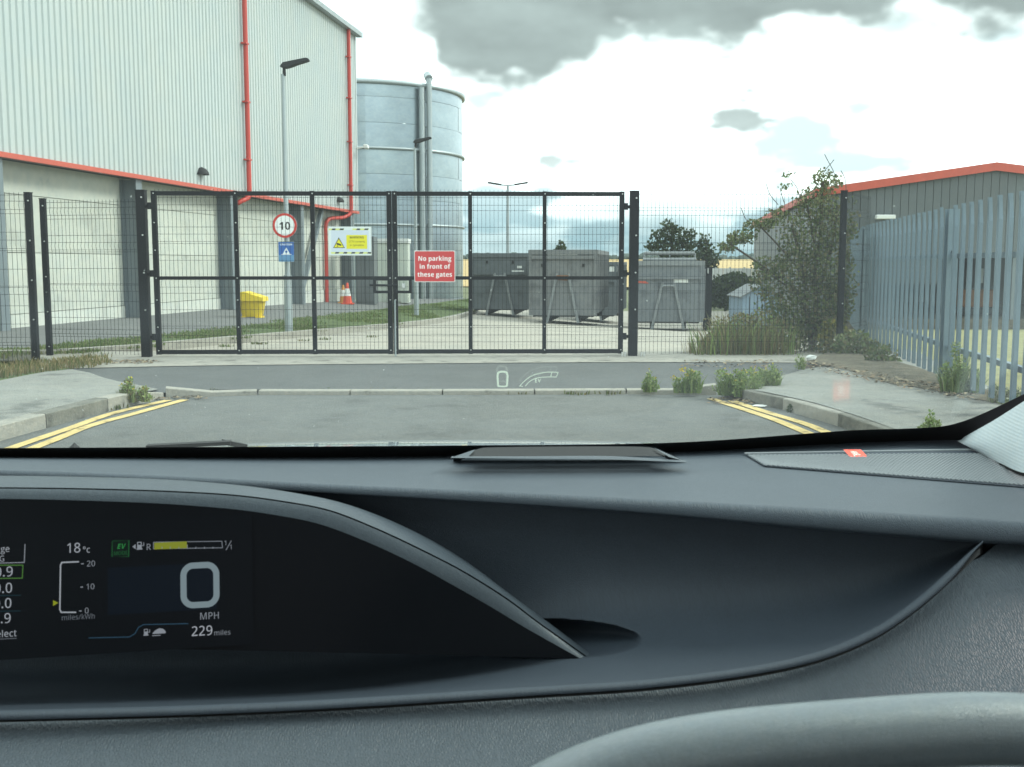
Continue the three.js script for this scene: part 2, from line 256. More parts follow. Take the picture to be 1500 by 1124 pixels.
// kerb stones
function kerbRun(name, label, pts, hs, mat, lenM = 0.9, out = 1) {
  const k = struct(name, label), c = new THREE.CatmullRomCurve3(pts, false, 'centripetal'), n = Math.max(1, Math.round(c.getLength() / lenM));
  for (let i = 0; i < n; i++) {
    const a = c.getPointAt(i / n), b = c.getPointAt((i + 1) / n), dir = b.clone().sub(a), L = dir.length() - 0.012; dir.normalize();
    const h = (t) => hs(lerp(i / n, (i + 1) / n, t)), s = new THREE.Shape(); s.moveTo(-0.005, -0.1); s.lineTo(0.12, -0.1); s.lineTo(0.12, 1); s.lineTo(0.018, 1); s.quadraticCurveTo(0.003, 1, 0, 0.92); s.lineTo(-0.005, -0.1);
    const g = new THREE.ExtrudeGeometry(s, { depth: L, steps: 2, bevelEnabled: false, curveSegments: 3 }), p = g.attributes.position;
    const nrm = V(-dir.z, 0, dir.x).multiplyScalar(out);
    for (let q = 0; q < p.count; q++) { const t = p.getZ(q) / L, hh = h(t), y = p.getY(q) < 0.5 ? p.getY(q) : hh - (1 - p.getY(q)) * 0.12; const w = a.clone().addScaledVector(dir, p.getZ(q) + 0.006).addScaledVector(nrm, p.getX(q)); p.setXYZ(q, w.x, y, w.z); }
    g.computeVertexNormals(); part(k, 'kerb_stone', boxUV(g), Array.isArray(mat) ? mat[i % mat.length] : mat);
  }
  return k;
}
kerbRun('kerb', 'weathered kerb stones edging the pavement beside the dry grass', [...kerbL, gp(240, 583)], (t) => lerp(0.108, 0.05, sstep(0.95, 1, t)), [M.kerb, M.kerbDark, M.kerb], 0.9, -1);
kerbRun('kerb', 'low dropped kerb stones across the gateway', [gp(242, 583), V(dropL.x + 0.1, 0, dropL.z), V(-1, 0, dropL.z - 0.05), V(dropR.x - 0.3, 0, dropR.z + 0.02), dropR, gp(1050, 579)], (t) => 0.042 + 0.05 * sstep(0.06, 0, t) + 0.055 * sstep(0.9, 1, t), M.kerb, 0.9, -1);
kerbRun('kerb', 'weathered kerb stones edging the pavement by the palisade', kerbR, (t) => lerp(0.095, 0.108, t), [M.kerbDark, M.kerb], 0.9, -1);
// double yellow lines
function ribbon(pts, w, y, n = 40) { const c = along(pts, n); return grid(2, n, (u, v) => { const k = Math.round(v * n), a = c[Math.max(0, k - 1)], b = c[Math.min(n, k + 1)], d = b.clone().sub(a).normalize(); return V(c[k].x + d.z * w * (u - 0.5), y, c[k].z - d.x * w * (u - 0.5)); }); }
const ylw = struct('yellow_lines', 'double yellow lines painted along the kerb with the weed clump');
part(ylw, 'painted_line', ribbon([gp(-500, 830), gp(-200, 735), gp(35, 651), gp(103, 628), gp(163, 607), gp(247, 587)], 0.085, 0.006), M.yellow);
part(ylw, 'painted_line', ribbon([gp(-440, 830), gp(-150, 730), gp(68, 650), gp(131, 625), gp(198, 606.5), gp(270, 586.5)], 0.085, 0.006), M.yellow);
const yrw = struct('yellow_lines', 'double yellow lines painted along the kerb by the palisade');
part(yrw, 'painted_line', ribbon([gp(1072, 588), gp(1124, 605), gp(1180, 622), gp(1217, 637), gp(1290, 668), gp(1500, 770)], 0.085, 0.006), M.yellow);
part(yrw, 'painted_line', ribbon([gp(1042, 585), gp(1091, 601), gp(1133, 615), gp(1189, 638), gp(1260, 670), gp(1470, 775)], 0.085, 0.006), M.yellow);

// yard behind the gates: concrete, its kerb, the grass verge and the path at the building's foot
const yk = [V(-7.2, 0, -13.6), yp(128, 524), yp(205, 516), yp(340, 503), yp(460, 492), yp(577, 481), yp(640, 473), yp(688, 461), yp(702, 449), yp(712, 440)];
struct('yard', 'pale concrete yard sloping away behind the gates', sheet([V(-7.3, 0, -14.0), ...yk.slice(1), V(0.5, 0, -60)], [V(5.3, 0, -14.0), V(6.0, 0, -17), V(7, 0, -22), V(7.6, 0, -28), V(8.6, 0, -34), V(10, 0, -42), V(12, 0, -60)], 24, 48, 0.0), M.yard);
struct('rough_grass', 'pale dry grass behind the palisade fence', sheet([V(4.2, 0, -1), V(4.25, 0, -6), V(4.35, 0, -10), V(5.15, 0, -14.0), V(5.9, 0, -17), V(6.9, 0, -22), V(7.5, 0, -28), V(8.5, 0, -34)], [V(40, 0, -1), V(40, 0, -6), V(40, 0, -10), V(40, 0, -14), V(40, 0, -18), V(40, 0, -22), V(40, 0, -28), V(40, 0, -34)], 30, 40, 0.03), M.straw);
const ge = [V(-9.6, 0, -13.6), yp(21, 511, 0.1), yp(205, 492, 0.1), yp(345, 478, 0.1), yp(448, 464, 0.1), yp(548, 453, 0.1), yp(600, 446, 0.1), yp(668, 439, 0.1), yp(705, 436, 0.1)];
struct('verge', 'mown green grass verge behind the mesh fence', sheet(ge, yk.map((p) => p.clone().add(V(-0.12, 0, 0))), 14, 48, 0.075), M.turf);
struct('verge', 'rough grass strip outside the mesh fence by the pavement', sheet([V(-13, 0, -3), V(-11.5, 0, -9), V(-10.4, 0, -13.7)], [gp(-250, 600, 0.1), gp(-20, 562, 0.1), gp(112, 537, 0.1)].map((p) => V(p.x, 0, p.z)), 12, 24, 0.09, () => 0), M.turf);
{ // verge kerb
  const k = struct('kerb', 'pale concrete kerb stones between grass verge and yard'), c = new THREE.CatmullRomCurve3(yk, false, 'centripetal'), n = 34;
  for (let i = 0; i < n; i++) { const a = c.getPointAt(i / n), b = c.getPointAt((i + 1) / n); a.y = gh(a.x, a.z) + 0.045; b.y = gh(b.x, b.z) + 0.045; b.lerp(a, 0.01); part(k, 'kerb_stone', bar(a, b, 0.16, 0.13), M.kerb); }
}

// ---------------------------------------------------------------- the big shed on the left
{
  const O = V(-8.62, 0, -18.6), W = V(0.139, 0, -1).normalize(), N = V(1, 0, 0.139).normalize();
  const at = (s, t, y) => V(O.x + W.x * s + N.x * t, y, O.z + W.z * s + N.z * t);
  const hit = (px) => { const r = ray(px, 400), d = r.x * N.x + r.z * N.z; const t = (O.dot(N)) / d; return V(r.x * t, 0, r.z * t).sub(V(O.x, 0, O.z)).dot(W); };   // along the cladding's plane
  const S0 = -9, S1 = hit(526), HT = 3.06, HE = 9.33, DEEP = 24;
  const b = thing('warehouse', 'tall pale ribbed metal warehouse with red downpipes and concrete lower wall', 'warehouse');
  // ribbed cladding
  const prof = [[0, 0], [0.105, 0], [0.125, -0.030], [0.180, -0.030], [0.2, 0]], pts = [];
  for (let s = S0; s < S1 - 0.05; s += 0.2) for (let i = 0; i < 4; i++) pts.push([s + prof[i][0], prof[i][1]]);
  const pos = [], uv = [];
  for (let i = 0; i < pts.length - 1; i++) { const [a, ta] = pts[i], [c, tc] = pts[i + 1]; for (const [s, t, y] of [[a, ta, HT], [c, tc, HT], [c, tc, HE], [a, ta, HT], [c, tc, HE], [a, ta, HE]]) { const p = at(s, t, y); pos.push(p.x, p.y, p.z); uv.push(s, y); } }
  const cg = new THREE.BufferGeometry(); cg.setAttribute('position', new THREE.Float32BufferAttribute(pos, 3)); cg.setAttribute('uv', new THREE.Float32BufferAttribute(uv, 2)); cg.computeVertexNormals();
  part(b, 'cladding', cg, M.cladding);
  part(b, 'corner_flashing', hexa(at, S1 - 0.12, S1, -0.15, 0.012, HT, HE), M.cladding);
  part(b, 'end_wall', hexa(at, S1 - 0.05, S1, -DEEP, -0.16, -0.5, HE), M.cladding); part(b, 'end_wall', hexa(at, S0, S0 + 0.05, -DEEP, -0.16, -0.3, HE), M.cladding);
  part(b, 'back_wall', hexa(at, S0, S1, -DEEP - 0.1, -DEEP, -0.4, HE), M.cladding);
  part(b, 'roof', [hexa(at, S0, S1 + 0.1, -DEEP / 2, 0.1, HE + 0.1, HE + 0.18), hexa(at, S0, S1 + 0.1, -DEEP, -DEEP / 2 - 0.01, HE + 0.1, HE + 0.18)].map((g) => { const p = g.attributes.position; for (let i = 0; i < p.count; i++) { const t = V(p.getX(i) - O.x, 0, p.getZ(i) - O.z).dot(N); p.setY(i, p.getY(i) + (DEEP / 2 - Math.abs(t + DEEP / 2)) * 0.16); } g.computeVertexNormals(); return g; }), M.shedGrey);
  part(b, 'gutter', [hexa(at, S0, S1 + 0.15, 0.014, 0.22, HE - 0.08, HE + 0.07)], M.galv);
  part(b, 'bottom_trim', hexa(at, S0, S1, -0.05, 0.045, HT - 0.09, HT - 0.002), M.redTrim);
  part(b, 'soffit', hexa(at, S0, S1, -0.52, -0.06, HT - 0.05, HT - 0.01), M.shedGrey);
  // columns and precast panels
  const cols = [hit(2), hit(207), hit(343), hit(445), hit(517)], first = cols[0] - (cols[1] - cols[0]);
  const all = [first, ...cols];
  for (const s of all) {
    const g = [hexa(at, s, s + 0.26, -0.42, -0.395, -0.6, HT - 0.1), hexa(at, s, s + 0.26, -0.075, -0.05, -0.6, HT - 0.1), hexa(at, s + 0.12, s + 0.14, -0.395, -0.075, -0.6, HT - 0.1)];
    part(b, 'column', g, M.steelBlue);
  }
  const R = rng(5);
  for (let i = 0; i < all.length - 1; i++) {
    const s0 = all[i] + 0.03, s1 = all[i + 1] + 0.03, lv = [-0.6, 0.28, 1.38, 2.42, HT - 0.06];
    for (let k = 0; k < 4; k++) part(b, 'concrete_panel', hexa(at, s0 + 0.006, s1 - 0.006, -0.62, -0.43 + (k === 0 ? 0.03 : 0) + (R() - 0.5) * 0.006, lv[k] + 0.006, lv[k + 1] - 0.006), M.concrete[k === 0 ? 2 : (i + k) % 2]);
  }
  part(b, 'concrete_panel', hexa(at, all[5] + 0.28, S1 - 0.05, -0.62, -0.43, -0.6, HT - 0.06), M.concrete[1]);
  // downpipes with clips
  const pipe = (px, k) => {
    const s = hit(px), top = HE - 0.05, g = [rod(at(s, 0.10, HT + 0.02), at(s, 0.10, top), 0.064, 0.064, 14)];
    const back = k ? s - 1.55 : hit(343) + 0.50;
    g.push(tube([at(s, 0.10, HT + 0.05), at(s - 0.05, 0.09, HT - 0.12), at(s - 0.3, -0.05, HT - 0.26), at(back, -0.28, HT - 0.42), at(back - 0.12, -0.32, HT - 0.62), at(back - 0.12, -0.32, HT - 0.9)], 0.064, 36, 12));
    g.push(rod(at(back - 0.12, -0.32, -0.25), at(back - 0.12, -0.32, HT - 0.88), 0.064, 0.064, 14));
    const p = part(b, 'downpipe', g, M.red);
    for (const y of [3.9, 5.4, 6.9, 8.3]) part(p, 'clip', hexa(at, s - 0.14, s + 0.075, 0.02, 0.17, y, y + 0.04), M.red);
  };
  pipe(363, 0); pipe(512, 1);
  // diagonal brace in the last bay
  part(b, 'brace', bar(at(hit(452), -0.25, 0.3), at(hit(483), -0.25, HT - 0.12), 0.14, 0.14), M.steelBlue);
  // vent cowls
  for (const px of [298, 497]) {
    const s = hit(px), g = new THREE.SphereGeometry(0.19, 18, 10, 0, 2 * PI, 0, PI / 2); g.scale(1, 0.95, 0.9);
    const c = at(s, 0.02, HT + (px < 400 ? 0.24 : 0.2)); g.translate(c.x, c.y, c.z);
    const v = part(b, 'vent_cowl', [g], M.dark); part(v, 'cowl_side', new THREE.SphereGeometry(0.196, 12, 10, PI * 0.55, PI * 0.42, 0, PI / 2).rotateY(PI * 0.75).scale(1, 0.95, 0.9).translate(c.x, c.y + 0.003, c.z), M.galv);
  }
  const cc = at(S1 - 0.1, 0.25, 5.35), cam = thing('security_camera', 'small white security camera on the warehouse corner', 'camera');
  part(cam, 'housing', box(0.16, 0.14, 0.42, cc.x + 0.12, cc.y, cc.z + 0.1, 0.03), M.white); part(cam, 'bracket', bar(at(S1 - 0.1, 0, 5.3), cc, 0.05), M.white);
  struct('path', 'narrow asphalt path along the foot of the warehouse', sheet(Array.from({ length: 12 }, (_, i) => at(lerp(-8, S1 + 5, i / 11), -0.5, 0)), ge.map((p) => p.clone()), 6, 40, 0.062), M.path);
  // things at the wall
  const bin = thing('grit_bin', 'yellow grit bin standing against the concrete wall', 'grit bin'), bp = yp(370, 465, 0.06), by = bp.y;
  const tub = new THREE.CylinderGeometry(0.36, 0.27, 0.36, 4, 1).rotateY(PI / 4).scale(1.05, 1, 0.85);
  part(bin, 'tub', boxUV(tub.translate(bp.x, by + 0.20, bp.z)), M.grit);
  const lid = new THREE.Shape(); lid.moveTo(-0.3, 0); lid.lineTo(0.3, 0); lid.lineTo(0.29, 0.07); lid.lineTo(-0.12, 0.2); lid.quadraticCurveTo(-0.27, 0.2, -0.3, 0.04);
  part(bin, 'lid', boxUV(new THREE.ExtrudeGeometry(lid, { depth: 0.56, bevelSize: 0.012, bevelThickness: 0.012, bevelSegments: 1 }).translate(bp.x, by + 0.385, bp.z - 0.28)), M.grit);
  for (const k of [-1, 1]) part(bin, 'foot', box(0.12, 0.05, 0.4, bp.x + 0.17 * k, by + 0.0, bp.z), M.grit);
  const cone = (px, py, s, mat, label) => {
    const p = yp(px, py, 0.06), c = thing('traffic_cone', label, 'traffic cone'), y = p.y, lt = (a) => new THREE.LatheGeometry(a.map(([r, h]) => new THREE.Vector2(r * s, h * s)), 20).translate(p.x, y, p.z);
    part(c, 'base', box(0.42 * s, 0.05 * s, 0.42 * s, p.x, y + 0.025 * s, p.z, 0.01), mat); part(c, 'body', lt([[0.17, 0.05], [0.125, 0.3]]), mat); part(c, 'reflective_sleeve', lt([[0.126, 0.3], [0.075, 0.56]]), M.white); part(c, 'tip', lt([[0.075, 0.56], [0.035, 0.76], [0, 0.765]]), mat);
  };
  cone(509, 446, 0.95, M.cone, 'red traffic cone with white sleeve by the warehouse corner'); cone(503, 444.5, 0.82, M.coneYellow, 'orange traffic cone half hidden beside the red cone');
}

// ---------------------------------------------------------------- galvanised tank
{
  const D = 56, C = dp(528, 400, D), r = 5.22, base = -0.75, top = 9.38, t = thing('storage_tank', 'round galvanised steel tank of riveted sheets behind the warehouse', 'tank');
  const rings = []; for (let y = top - 0.62; y > base; y -= 1.16) rings.push(y); rings.unshift(top); rings.push(base);
  const nS = 11, R = rng(15);
  for (let i = 0; i < rings.length - 1; i++) for (let k = 0; k < nS; k++) {
    const a0 = (k + 0.35) / nS * 2 * PI, a1 = a0 + 2 * PI / nS, rr = r + ((i + k) % 2) * 0.010;
    const y1 = rings[i] - 0.006, y0 = rings[i + 1] + 0.006, g = grid(9, 2, (u, v) => { const a = lerp(a0, a1, u); return V(C.x + Math.sin(a) * (rr + 0.008 * Math.sin(v * PI)), lerp(y0, y1, v), C.z + Math.cos(a) * (rr + 0.008 * Math.sin(v * PI))); }, (u, v) => [u * 2 + k * 1.7, v * 1.2 + i * 3.1]);
    part(t, 'steel_sheet', g, M.silo[Math.floor(R() * 4)]);
  }
  const ring = (y, w, h) => part(t, 'stiffening_ring', new THREE.LatheGeometry([[r, -h], [r + w, -h], [r + w, h], [r, h]].map((q) => new THREE.Vector2(...q)), 90).translate(C.x, y, C.z), M.galv);
  ring(top + 0.04, 0.14, 0.09); ring(rings[3], 0.13, 0.06); ring(rings[6] ?? 1, 0.10, 0.05);
  part(t, 'roof', new THREE.ConeGeometry(r, 0.35, 60).translate(C.x, top + 0.2 - 0.05, C.z), M.galv);
  const pipeAt = (px) => { const dx = (dp(px, 300, D - 4).x - C.x); const q = Math.sqrt(r * r - dx * dx); return V(C.x + dx * 1.02, 0, C.z + q + 0.22); };
  for (const [px, h] of [[617, top - 0.1], [627, top + 0.35]]) { const p = pipeAt(px); const g = [rod(V(p.x, base, p.z), V(p.x, h, p.z), 0.13, 0.13, 12)]; if (px > 620) g.push(rod(V(p.x, h, p.z), V(p.x - 0.1, h + 0.22, p.z - 0.3), 0.19, 0.19, 12)); part(t, 'riser_pipe', g, M.galv); }
  const p1 = pipeAt(615), p2 = pipeAt(628); for (let i = 1; i < rings.length - 1; i++) part(t, 'pipe_bracket', bar(V(p1.x, rings[i] - 0.1, p1.z - 0.06), V(p2.x, rings[i] - 0.1, p2.z - 0.06), 0.05, 0.09), M.steelBlue);
  // plant boxes in front of it
  const k1 = yp(573, 444, 0.05), kb = thing('plant_kiosk', 'pale green plant kiosk with overhanging top in front of the tank', 'kiosk'), kw = 50 / 1600 * -k1.z;
  part(kb, 'body', box(kw * 0.96, 2.3, 1.2, k1.x, k1.y + 1.15, k1.z - 0.6), M.pale); part(kb, 'roof', box(kw * 1.02, 0.16, 1.3, k1.x, k1.y + 2.38, k1.z - 0.6), M.white); part(kb, 'door', box(kw * 0.5, 2.0, 0.03, k1.x + kw * 0.05, k1.y + 1.05, k1.z + 0.016), M.pale);
  const k2 = yp(535, 446.5, 0.05), gb = thing('plant_cabinet', 'grey metal cabinet between warehouse corner and pale kiosk', 'cabinet'), gw = 27 / 1600 * -k2.z;
  part(gb, 'body', box(gw, 2.35, 1, k2.x, k2.y + 1.175, k2.z - 0.5), M.shedGrey); for (const s of [-0.25, 0.25]) part(gb, 'door', box(gw * 0.46, 2.1, 0.03, k2.x + s * gw, k2.y + 1.15, k2.z + 0.016), M.shedGrey);
}

// ---------------------------------------------------------------- lamp columns and their signs
function lampHead(t, p, s, dir) {
  const head = new THREE.Shape(); head.moveTo(-0.05, -0.05); head.lineTo(0.02, 0.04); head.lineTo(0.62, 0.16); head.quadraticCurveTo(0.74, 0.17, 0.72, 0.11); head.lineTo(0.36, 0.0); head.quadraticCurveTo(0.2, -0.075, 0.05, -0.09);
  const g = boxUV(new THREE.ExtrudeGeometry(head, { depth: 0.2, bevelEnabled: true, bevelSize: 0.015, bevelThickness: 0.02, bevelSegments: 2 }).translate(0, 0, -0.1).scale(s * dir, s, s).translate(p.x, p.y, p.z));
  const h = part(t, 'lamp_head', g, M.dark);
  part(h, 'lens', box(0.3 * s, 0.012, 0.18 * s, 0, 0, 0).rotateZ(0.26 * dir).translate(p.x + 0.5 * s * dir, p.y + 0.05 * s, p.z), M.galv);
  part(t, 'spigot', rod(V(p.x + 0.02 * dir, p.y - 0.3 * s, p.z), V(p.x + 0.02 * dir, p.y - 0.03, p.z), 0.055 * s, 0.04 * s), M.dark);
}
const postSign = {};
for (const [px, py, ty, s, label] of [[423, 486, 104, 0.62, 'grey lamp column carrying the speed limit sign on the verge'], [610, 463, 211, 0.62, 'grey lamp column on the verge in front of the tank']]) {
  const b = yp(px, py, 0.07), H = EYE.y + (385 - ty) / 1600 * -b.z, t = thing('lamp_post', label, 'lamp post', null);
  part(t, 'column', [rod(V(b.x, b.y - 0.1, b.z), V(b.x, b.y + 1.0, b.z), 0.072, 0.068, 14), rod(V(b.x, b.y + 1.0, b.z), V(b.x, H - 0.16, b.z), 0.048, 0.032, 14)], M.galv);
  lampHead(t, V(b.x, H, b.z), s, 1); postSign[px] = b;
}
{
  const D = 50, b = dp(744, 400, D), t = thing('lamp_post', 'tall double armed lamp column behind the grey containers', 'lamp post'), H = EYE.y + (385 - 273) / 1600 * D, g = gh(b.x, -46) - 0.1;
  part(t, 'column', rod(V(b.x, g, b.z), V(b.x, H, b.z), 0.09, 0.045, 12), M.galv);
  for (const k of [-1, 1]) { part(t, 'arm', rod(V(b.x, H - 0.03, b.z), V(b.x + 0.35 * k, H, b.z), 0.03), M.galv); part(t, 'lamp_head', box(0.62, 0.07, 0.22, 0, 0, 0, 0.02).rotateZ(0.16 * k).translate(b.x + 0.6 * k, H + 0.05, b.z), M.dark); }
}
function canvasTex(w, h, draw) { const c = document.createElement('canvas'); c.width = w; c.height = h; const x = c.getContext('2d'); draw(x, w, h); const t = new THREE.CanvasTexture(c); t.colorSpace = THREE.SRGBColorSpace; t.anisotropy = 8; return t; }
const face = (w, h, map, p, turn = 0) => { const g = new THREE.PlaneGeometry(w, h); g.rotateY(turn).translate(p.x, p.y, p.z); return g; };
function roundPlate(w, h, r, d) { const s = new THREE.Shape(); s.moveTo(-w / 2 + r, -h / 2); s.lineTo(w / 2 - r, -h / 2); s.quadraticCurveTo(w / 2, -h / 2, w / 2, -h / 2 + r); s.lineTo(w / 2, h / 2 - r); s.quadraticCurveTo(w / 2, h / 2, w / 2 - r, h / 2); s.lineTo(-w / 2 + r, h / 2); s.quadraticCurveTo(-w / 2, h / 2, -w / 2, h / 2 - r); s.lineTo(-w / 2, -h / 2 + r); s.quadraticCurveTo(-w / 2, -h / 2, -w / 2 + r, -h / 2); return boxUV(new THREE.ExtrudeGeometry(s, { depth: d, bevelEnabled: false })); }
{
  const b = postSign[423], d = -b.z - 0.12, u = d / 1600, p = dp(417, 330.5, d), R = 18 * u * 1.0, t = thing('speed_sign', 'round white speed limit sign reading 10 with red ring', 'road sign');
  part(t, 'plate', new THREE.CylinderGeometry(R, R, 0.012, 48).rotateX(PI / 2).translate(p.x, p.y, p.z), M.galv);
  const map = canvasTex(512, 512, (x) => { x.fillStyle = '#c7372f'; x.fillRect(0, 0, 512, 512); x.fillStyle = '#eceeed'; x.beginPath(); x.arc(256, 256, 206, 0, 7); x.fill(); x.fillStyle = '#16181a'; x.font = 'bold 222px sans-serif'; x.textAlign = 'center'; x.textBaseline = 'middle'; x.fillText('10', 256, 266); });
  part(t, 'sign_face', new THREE.CircleGeometry(R * 0.985, 48).translate(p.x, p.y, p.z + 0.009), std({ map, roughness: 0.45 }));
  part(t, 'clip', [rod(V(b.x - 0.07, p.y + 0.08, b.z + 0.06), V(b.x + 0.07, p.y + 0.08, b.z + 0.06), 0.015), rod(V(b.x - 0.07, p.y - 0.08, b.z + 0.06), V(b.x + 0.07, p.y - 0.08, b.z + 0.06), 0.015)], M.galv);
  const q = dp(419.3, 369, d), w = 23 * u, h = 29 * u, t2 = thing('notice_sign', 'small blue notice with white triangle under the speed sign', 'notice');
  part(t2, 'plate', roundPlate(w, h, 0.01, 0.006).translate(q.x, q.y, q.z - 0.004), M.galv);
  const m2 = canvasTex(256, 322, (x) => { x.fillStyle = '#2f63ad'; x.fillRect(0, 0, 256, 322); x.fillStyle = '#5f8fb8'; x.fillRect(0, 214, 256, 108); x.fillStyle = '#e6ecef'; x.font = 'bold 46px sans-serif'; x.textAlign = 'center'; x.fillText('CAUTION', 128, 54, 220); x.beginPath(); x.moveTo(128, 84); x.lineTo(186, 196); x.lineTo(70, 196); x.fill(); x.fillRect(44, 198, 168, 12); x.fillStyle = '#2f63ad'; x.beginPath(); x.arc(128, 160, 20, 0, 7); x.fill(); });
  part(t2, 'sign_face', face(w * 0.97, h * 0.97, m2, V(q.x, q.y, q.z + 0.004)), std({ map: m2, roughness: 0.5 }));
}

// ---------------------------------------------------------------- mesh fences and the double gate
const wireBox = (a, b, w = 0.0034) => bar(a, b, w, w);
function meshPanel(parent, a, b, y0, y1, folds, top = 0) {                  // welded mesh: close uprights, horizontals doubled at the folds
  const L = a.distanceTo(b), n = Math.round(L / 0.05), g = [], P = (t, y) => V(lerp(a.x, b.x, t), y, lerp(a.z, b.z, t));
  const dir = b.clone().sub(a).normalize(), nz = V(-dir.z, 0, dir.x); if (nz.z < 0) nz.negate();
  const bend = (y) => { let q = 0; for (const f of folds) q = Math.max(q, 1 - Math.abs(y - f) / 0.05); return 0.014 * Math.max(0, q); };
  const ys = [y0]; for (const f of folds) ys.push(f - 0.05, f, f + 0.05); ys.push(y1 + top);
  for (let i = 0; i <= n; i++) for (let k = 0; k < ys.length - 1; k++) g.push(wireBox(P(i / n, ys[k]).addScaledVector(nz, bend(ys[k])), P(i / n, ys[k + 1]).addScaledVector(nz, bend(ys[k + 1]))));
  const hs = new Set(); for (let y = y1; y > y0; y -= 0.2) hs.add(y); for (const f of folds) { hs.add(f - 0.045); hs.add(f + 0.045); }
  for (const y of hs) g.push(wireBox(P(0, y).addScaledVector(nz, bend(y) + 0.004), P(1, y).addScaledVector(nz, bend(y) + 0.004), 0.0036));
  return part(parent, 'wire_mesh', g, M.wire, 'stuff');
}
function fencePost(parent, p, y0, y1, w, boltsSide = gout) {
  const post = part(parent, 'post', [box(w, y1 - y0, w, p.x, (y0 + y1) / 2, p.z, 0.006), box(w * 1.06, 0.012, w * 1.06, p.x, y1 + 0.006, p.z)], M.fence);
  for (let y = y1 - 0.08; y > y0 + 0.1; y -= 0.43) part(post, 'bolt', rod(V(p.x + w * 0.18, y, p.z + w / 2 - 0.004), V(p.x + w * 0.18, y, p.z + w / 2 + 0.012), 0.009, 0.007, 8), M.bolt);
  return post;
}
const GH = 2.03, folds4 = [0.34, 0.9, 1.4, 1.82];
for (const [p, label] of [[gateL, 'thick black steel gate post beside the warehouse side gate leaf'], [gateR, 'thick black steel gate post beside the overgrown fence']]) {
  const t = thing('gate_post', label, 'gate post');
  const body = part(t, 'body', [box(0.108, 2.03, 0.108, p.x, 1.015 + 0.03, p.z, 0.006), box(0.115, 0.01, 0.115, p.x, 2.065, p.z)], M.fence);
  for (let y = 1.98; y > 0.2; y -= 0.45) part(body, 'bolt', rod(V(p.x + 0.02, y, p.z + 0.05), V(p.x + 0.02, y, p.z + 0.068), 0.011, 0.009, 8), M.bolt);
  if (p === gateR) for (const k of [-1, 1]) for (const j of [0, 1]) part(t, 'anchor_bolt', rod(V(p.x + k * (0.10 + 0.035 * j), 0.05, p.z + 0.08), V(p.x + k * (0.10 + 0.035 * j), 0.11, p.z + 0.08), 0.013, 0.01, 8), M.bolt);
}
function gateLeaf(pxs, label, hingeLeft) {
  const t = thing('gate_leaf', label, 'gate'), X = pxs.map((px) => { const r = ray(px, 400); const k = (gateL.x * -gdir.z + gateL.z * gdir.x) / (r.x * -gdir.z + r.z * gdir.x); return V(r.x * k, 0, r.z * k); });
  const yb = 0.115, ym = 1.015, yt = GH, W = 0.058, at = (p, y) => V(p.x, y, p.z);
  for (let i = 0; i < X.length; i++) {
    const s = part(t, 'upright', bar(at(X[i], yb - 0.03), at(X[i], yt + 0.03), i === 0 || i === 3 ? W : 0.048), M.fence);
    for (const y of [yb + 0.02, 0.42, 0.75, ym, 1.35, 1.68, yt]) part(s, 'bolt', rod(at(X[i], y).add(V(0.004, 0, 0.024)), at(X[i], y).add(V(0.004, 0, 0.037)), 0.0085, 0.007, 8), M.bolt);
  }
  const a = X[0], b = X[3], e = b.clone().sub(a).normalize().multiplyScalar(0.03);
  part(t, 'top_rail', bar(at(a, yt).add(e), at(b, yt).sub(e), 0.046, 0.05), M.fence);
  part(t, 'middle_rail', bar(at(a, ym).add(e), at(b, ym).sub(e), 0.036, 0.042), M.fence);
  part(t, 'bottom_rail', bar(at(a, yb).add(e), at(b, yb).sub(e), 0.046, 0.05), M.fence);
  const mo = gout.clone().multiplyScalar(-0.036);
  meshPanel(t, a.clone().add(mo), b.clone().add(mo), yb + 0.01, yt, [0.36, 0.95, 1.50, 1.94], 0.05);
  const post = hingeLeft ? gateL : gateR, near = hingeLeft ? a : b;
  for (const y of [0.29, 1.06, 1.87]) part(t, 'hinge', [rod(at(post, y), at(near, y), 0.013, 0.013, 8), rod(at(near, y - 0.03), at(near, y + 0.05), 0.024, 0.024, 10).translate(hingeLeft ? -0.05 : 0.05, 0, 0.02), rod(at(near, y - 0.012).add(V(hingeLeft ? -0.09 : 0.09, 0, 0)), at(near, y + 0.025).add(V(hingeLeft ? -0.09 : 0.09, 0, 0)), 0.03, 0.03, 6)], M.fence);
  return { t, X, at };
}
const leafA = gateLeaf([229, 347.5, 459.5, 571], 'black mesh gate leaf carrying the yellow warning sign', true);
const leafB = gateLeaf([579, 689, 797.5, 910], 'black mesh gate leaf carrying the red no parking sign', false);
{ // slide bolt housings on the meeting uprights and the drop bolt
  const z = gout.clone().multiplyScalar(0.04), fr = (leaf, base, k) => { const a = base.clone().add(z), B = (x0, x1, y0, y1) => bar(V(a.x + x0, (y0 + y1) / 2, a.z), V(a.x + x1, (y0 + y1) / 2, a.z), 0.05, y1 - y0); return [B(0, 0.2 * k, 0.83, 0.862), B(0.168 * k, 0.2 * k, 0.862, 0.985), B(0, 0.2 * k, 0.985, 1.0)]; };
  part(leafA.t, 'latch_housing', fr(leafA, leafA.X[3], -1), M.fence); part(leafB.t, 'latch_housing', fr(leafB, leafB.X[0], 1), M.fence);
  const a = leafA.X[3].clone().add(z); part(leafA.t, 'slide_bolt', rod(V(a.x - 0.24, 0.93, a.z + 0.02), V(a.x + 0.10, 0.925, a.z + 0.02), 0.014, 0.014, 10), M.fence);
  const b = leafB.X[0].clone().add(z); part(leafB.t, 'padlock', box(0.045, 0.06, 0.03, b.x + 0.10, 0.92, b.z, 0.008), M.bolt);
  part(leafB.t, 'drop_bolt', rod(V(b.x - 0.005, 0.03, b.z), V(b.x - 0.005, 0.75, b.z), 0.011, 0.011, 8), M.galv);
}
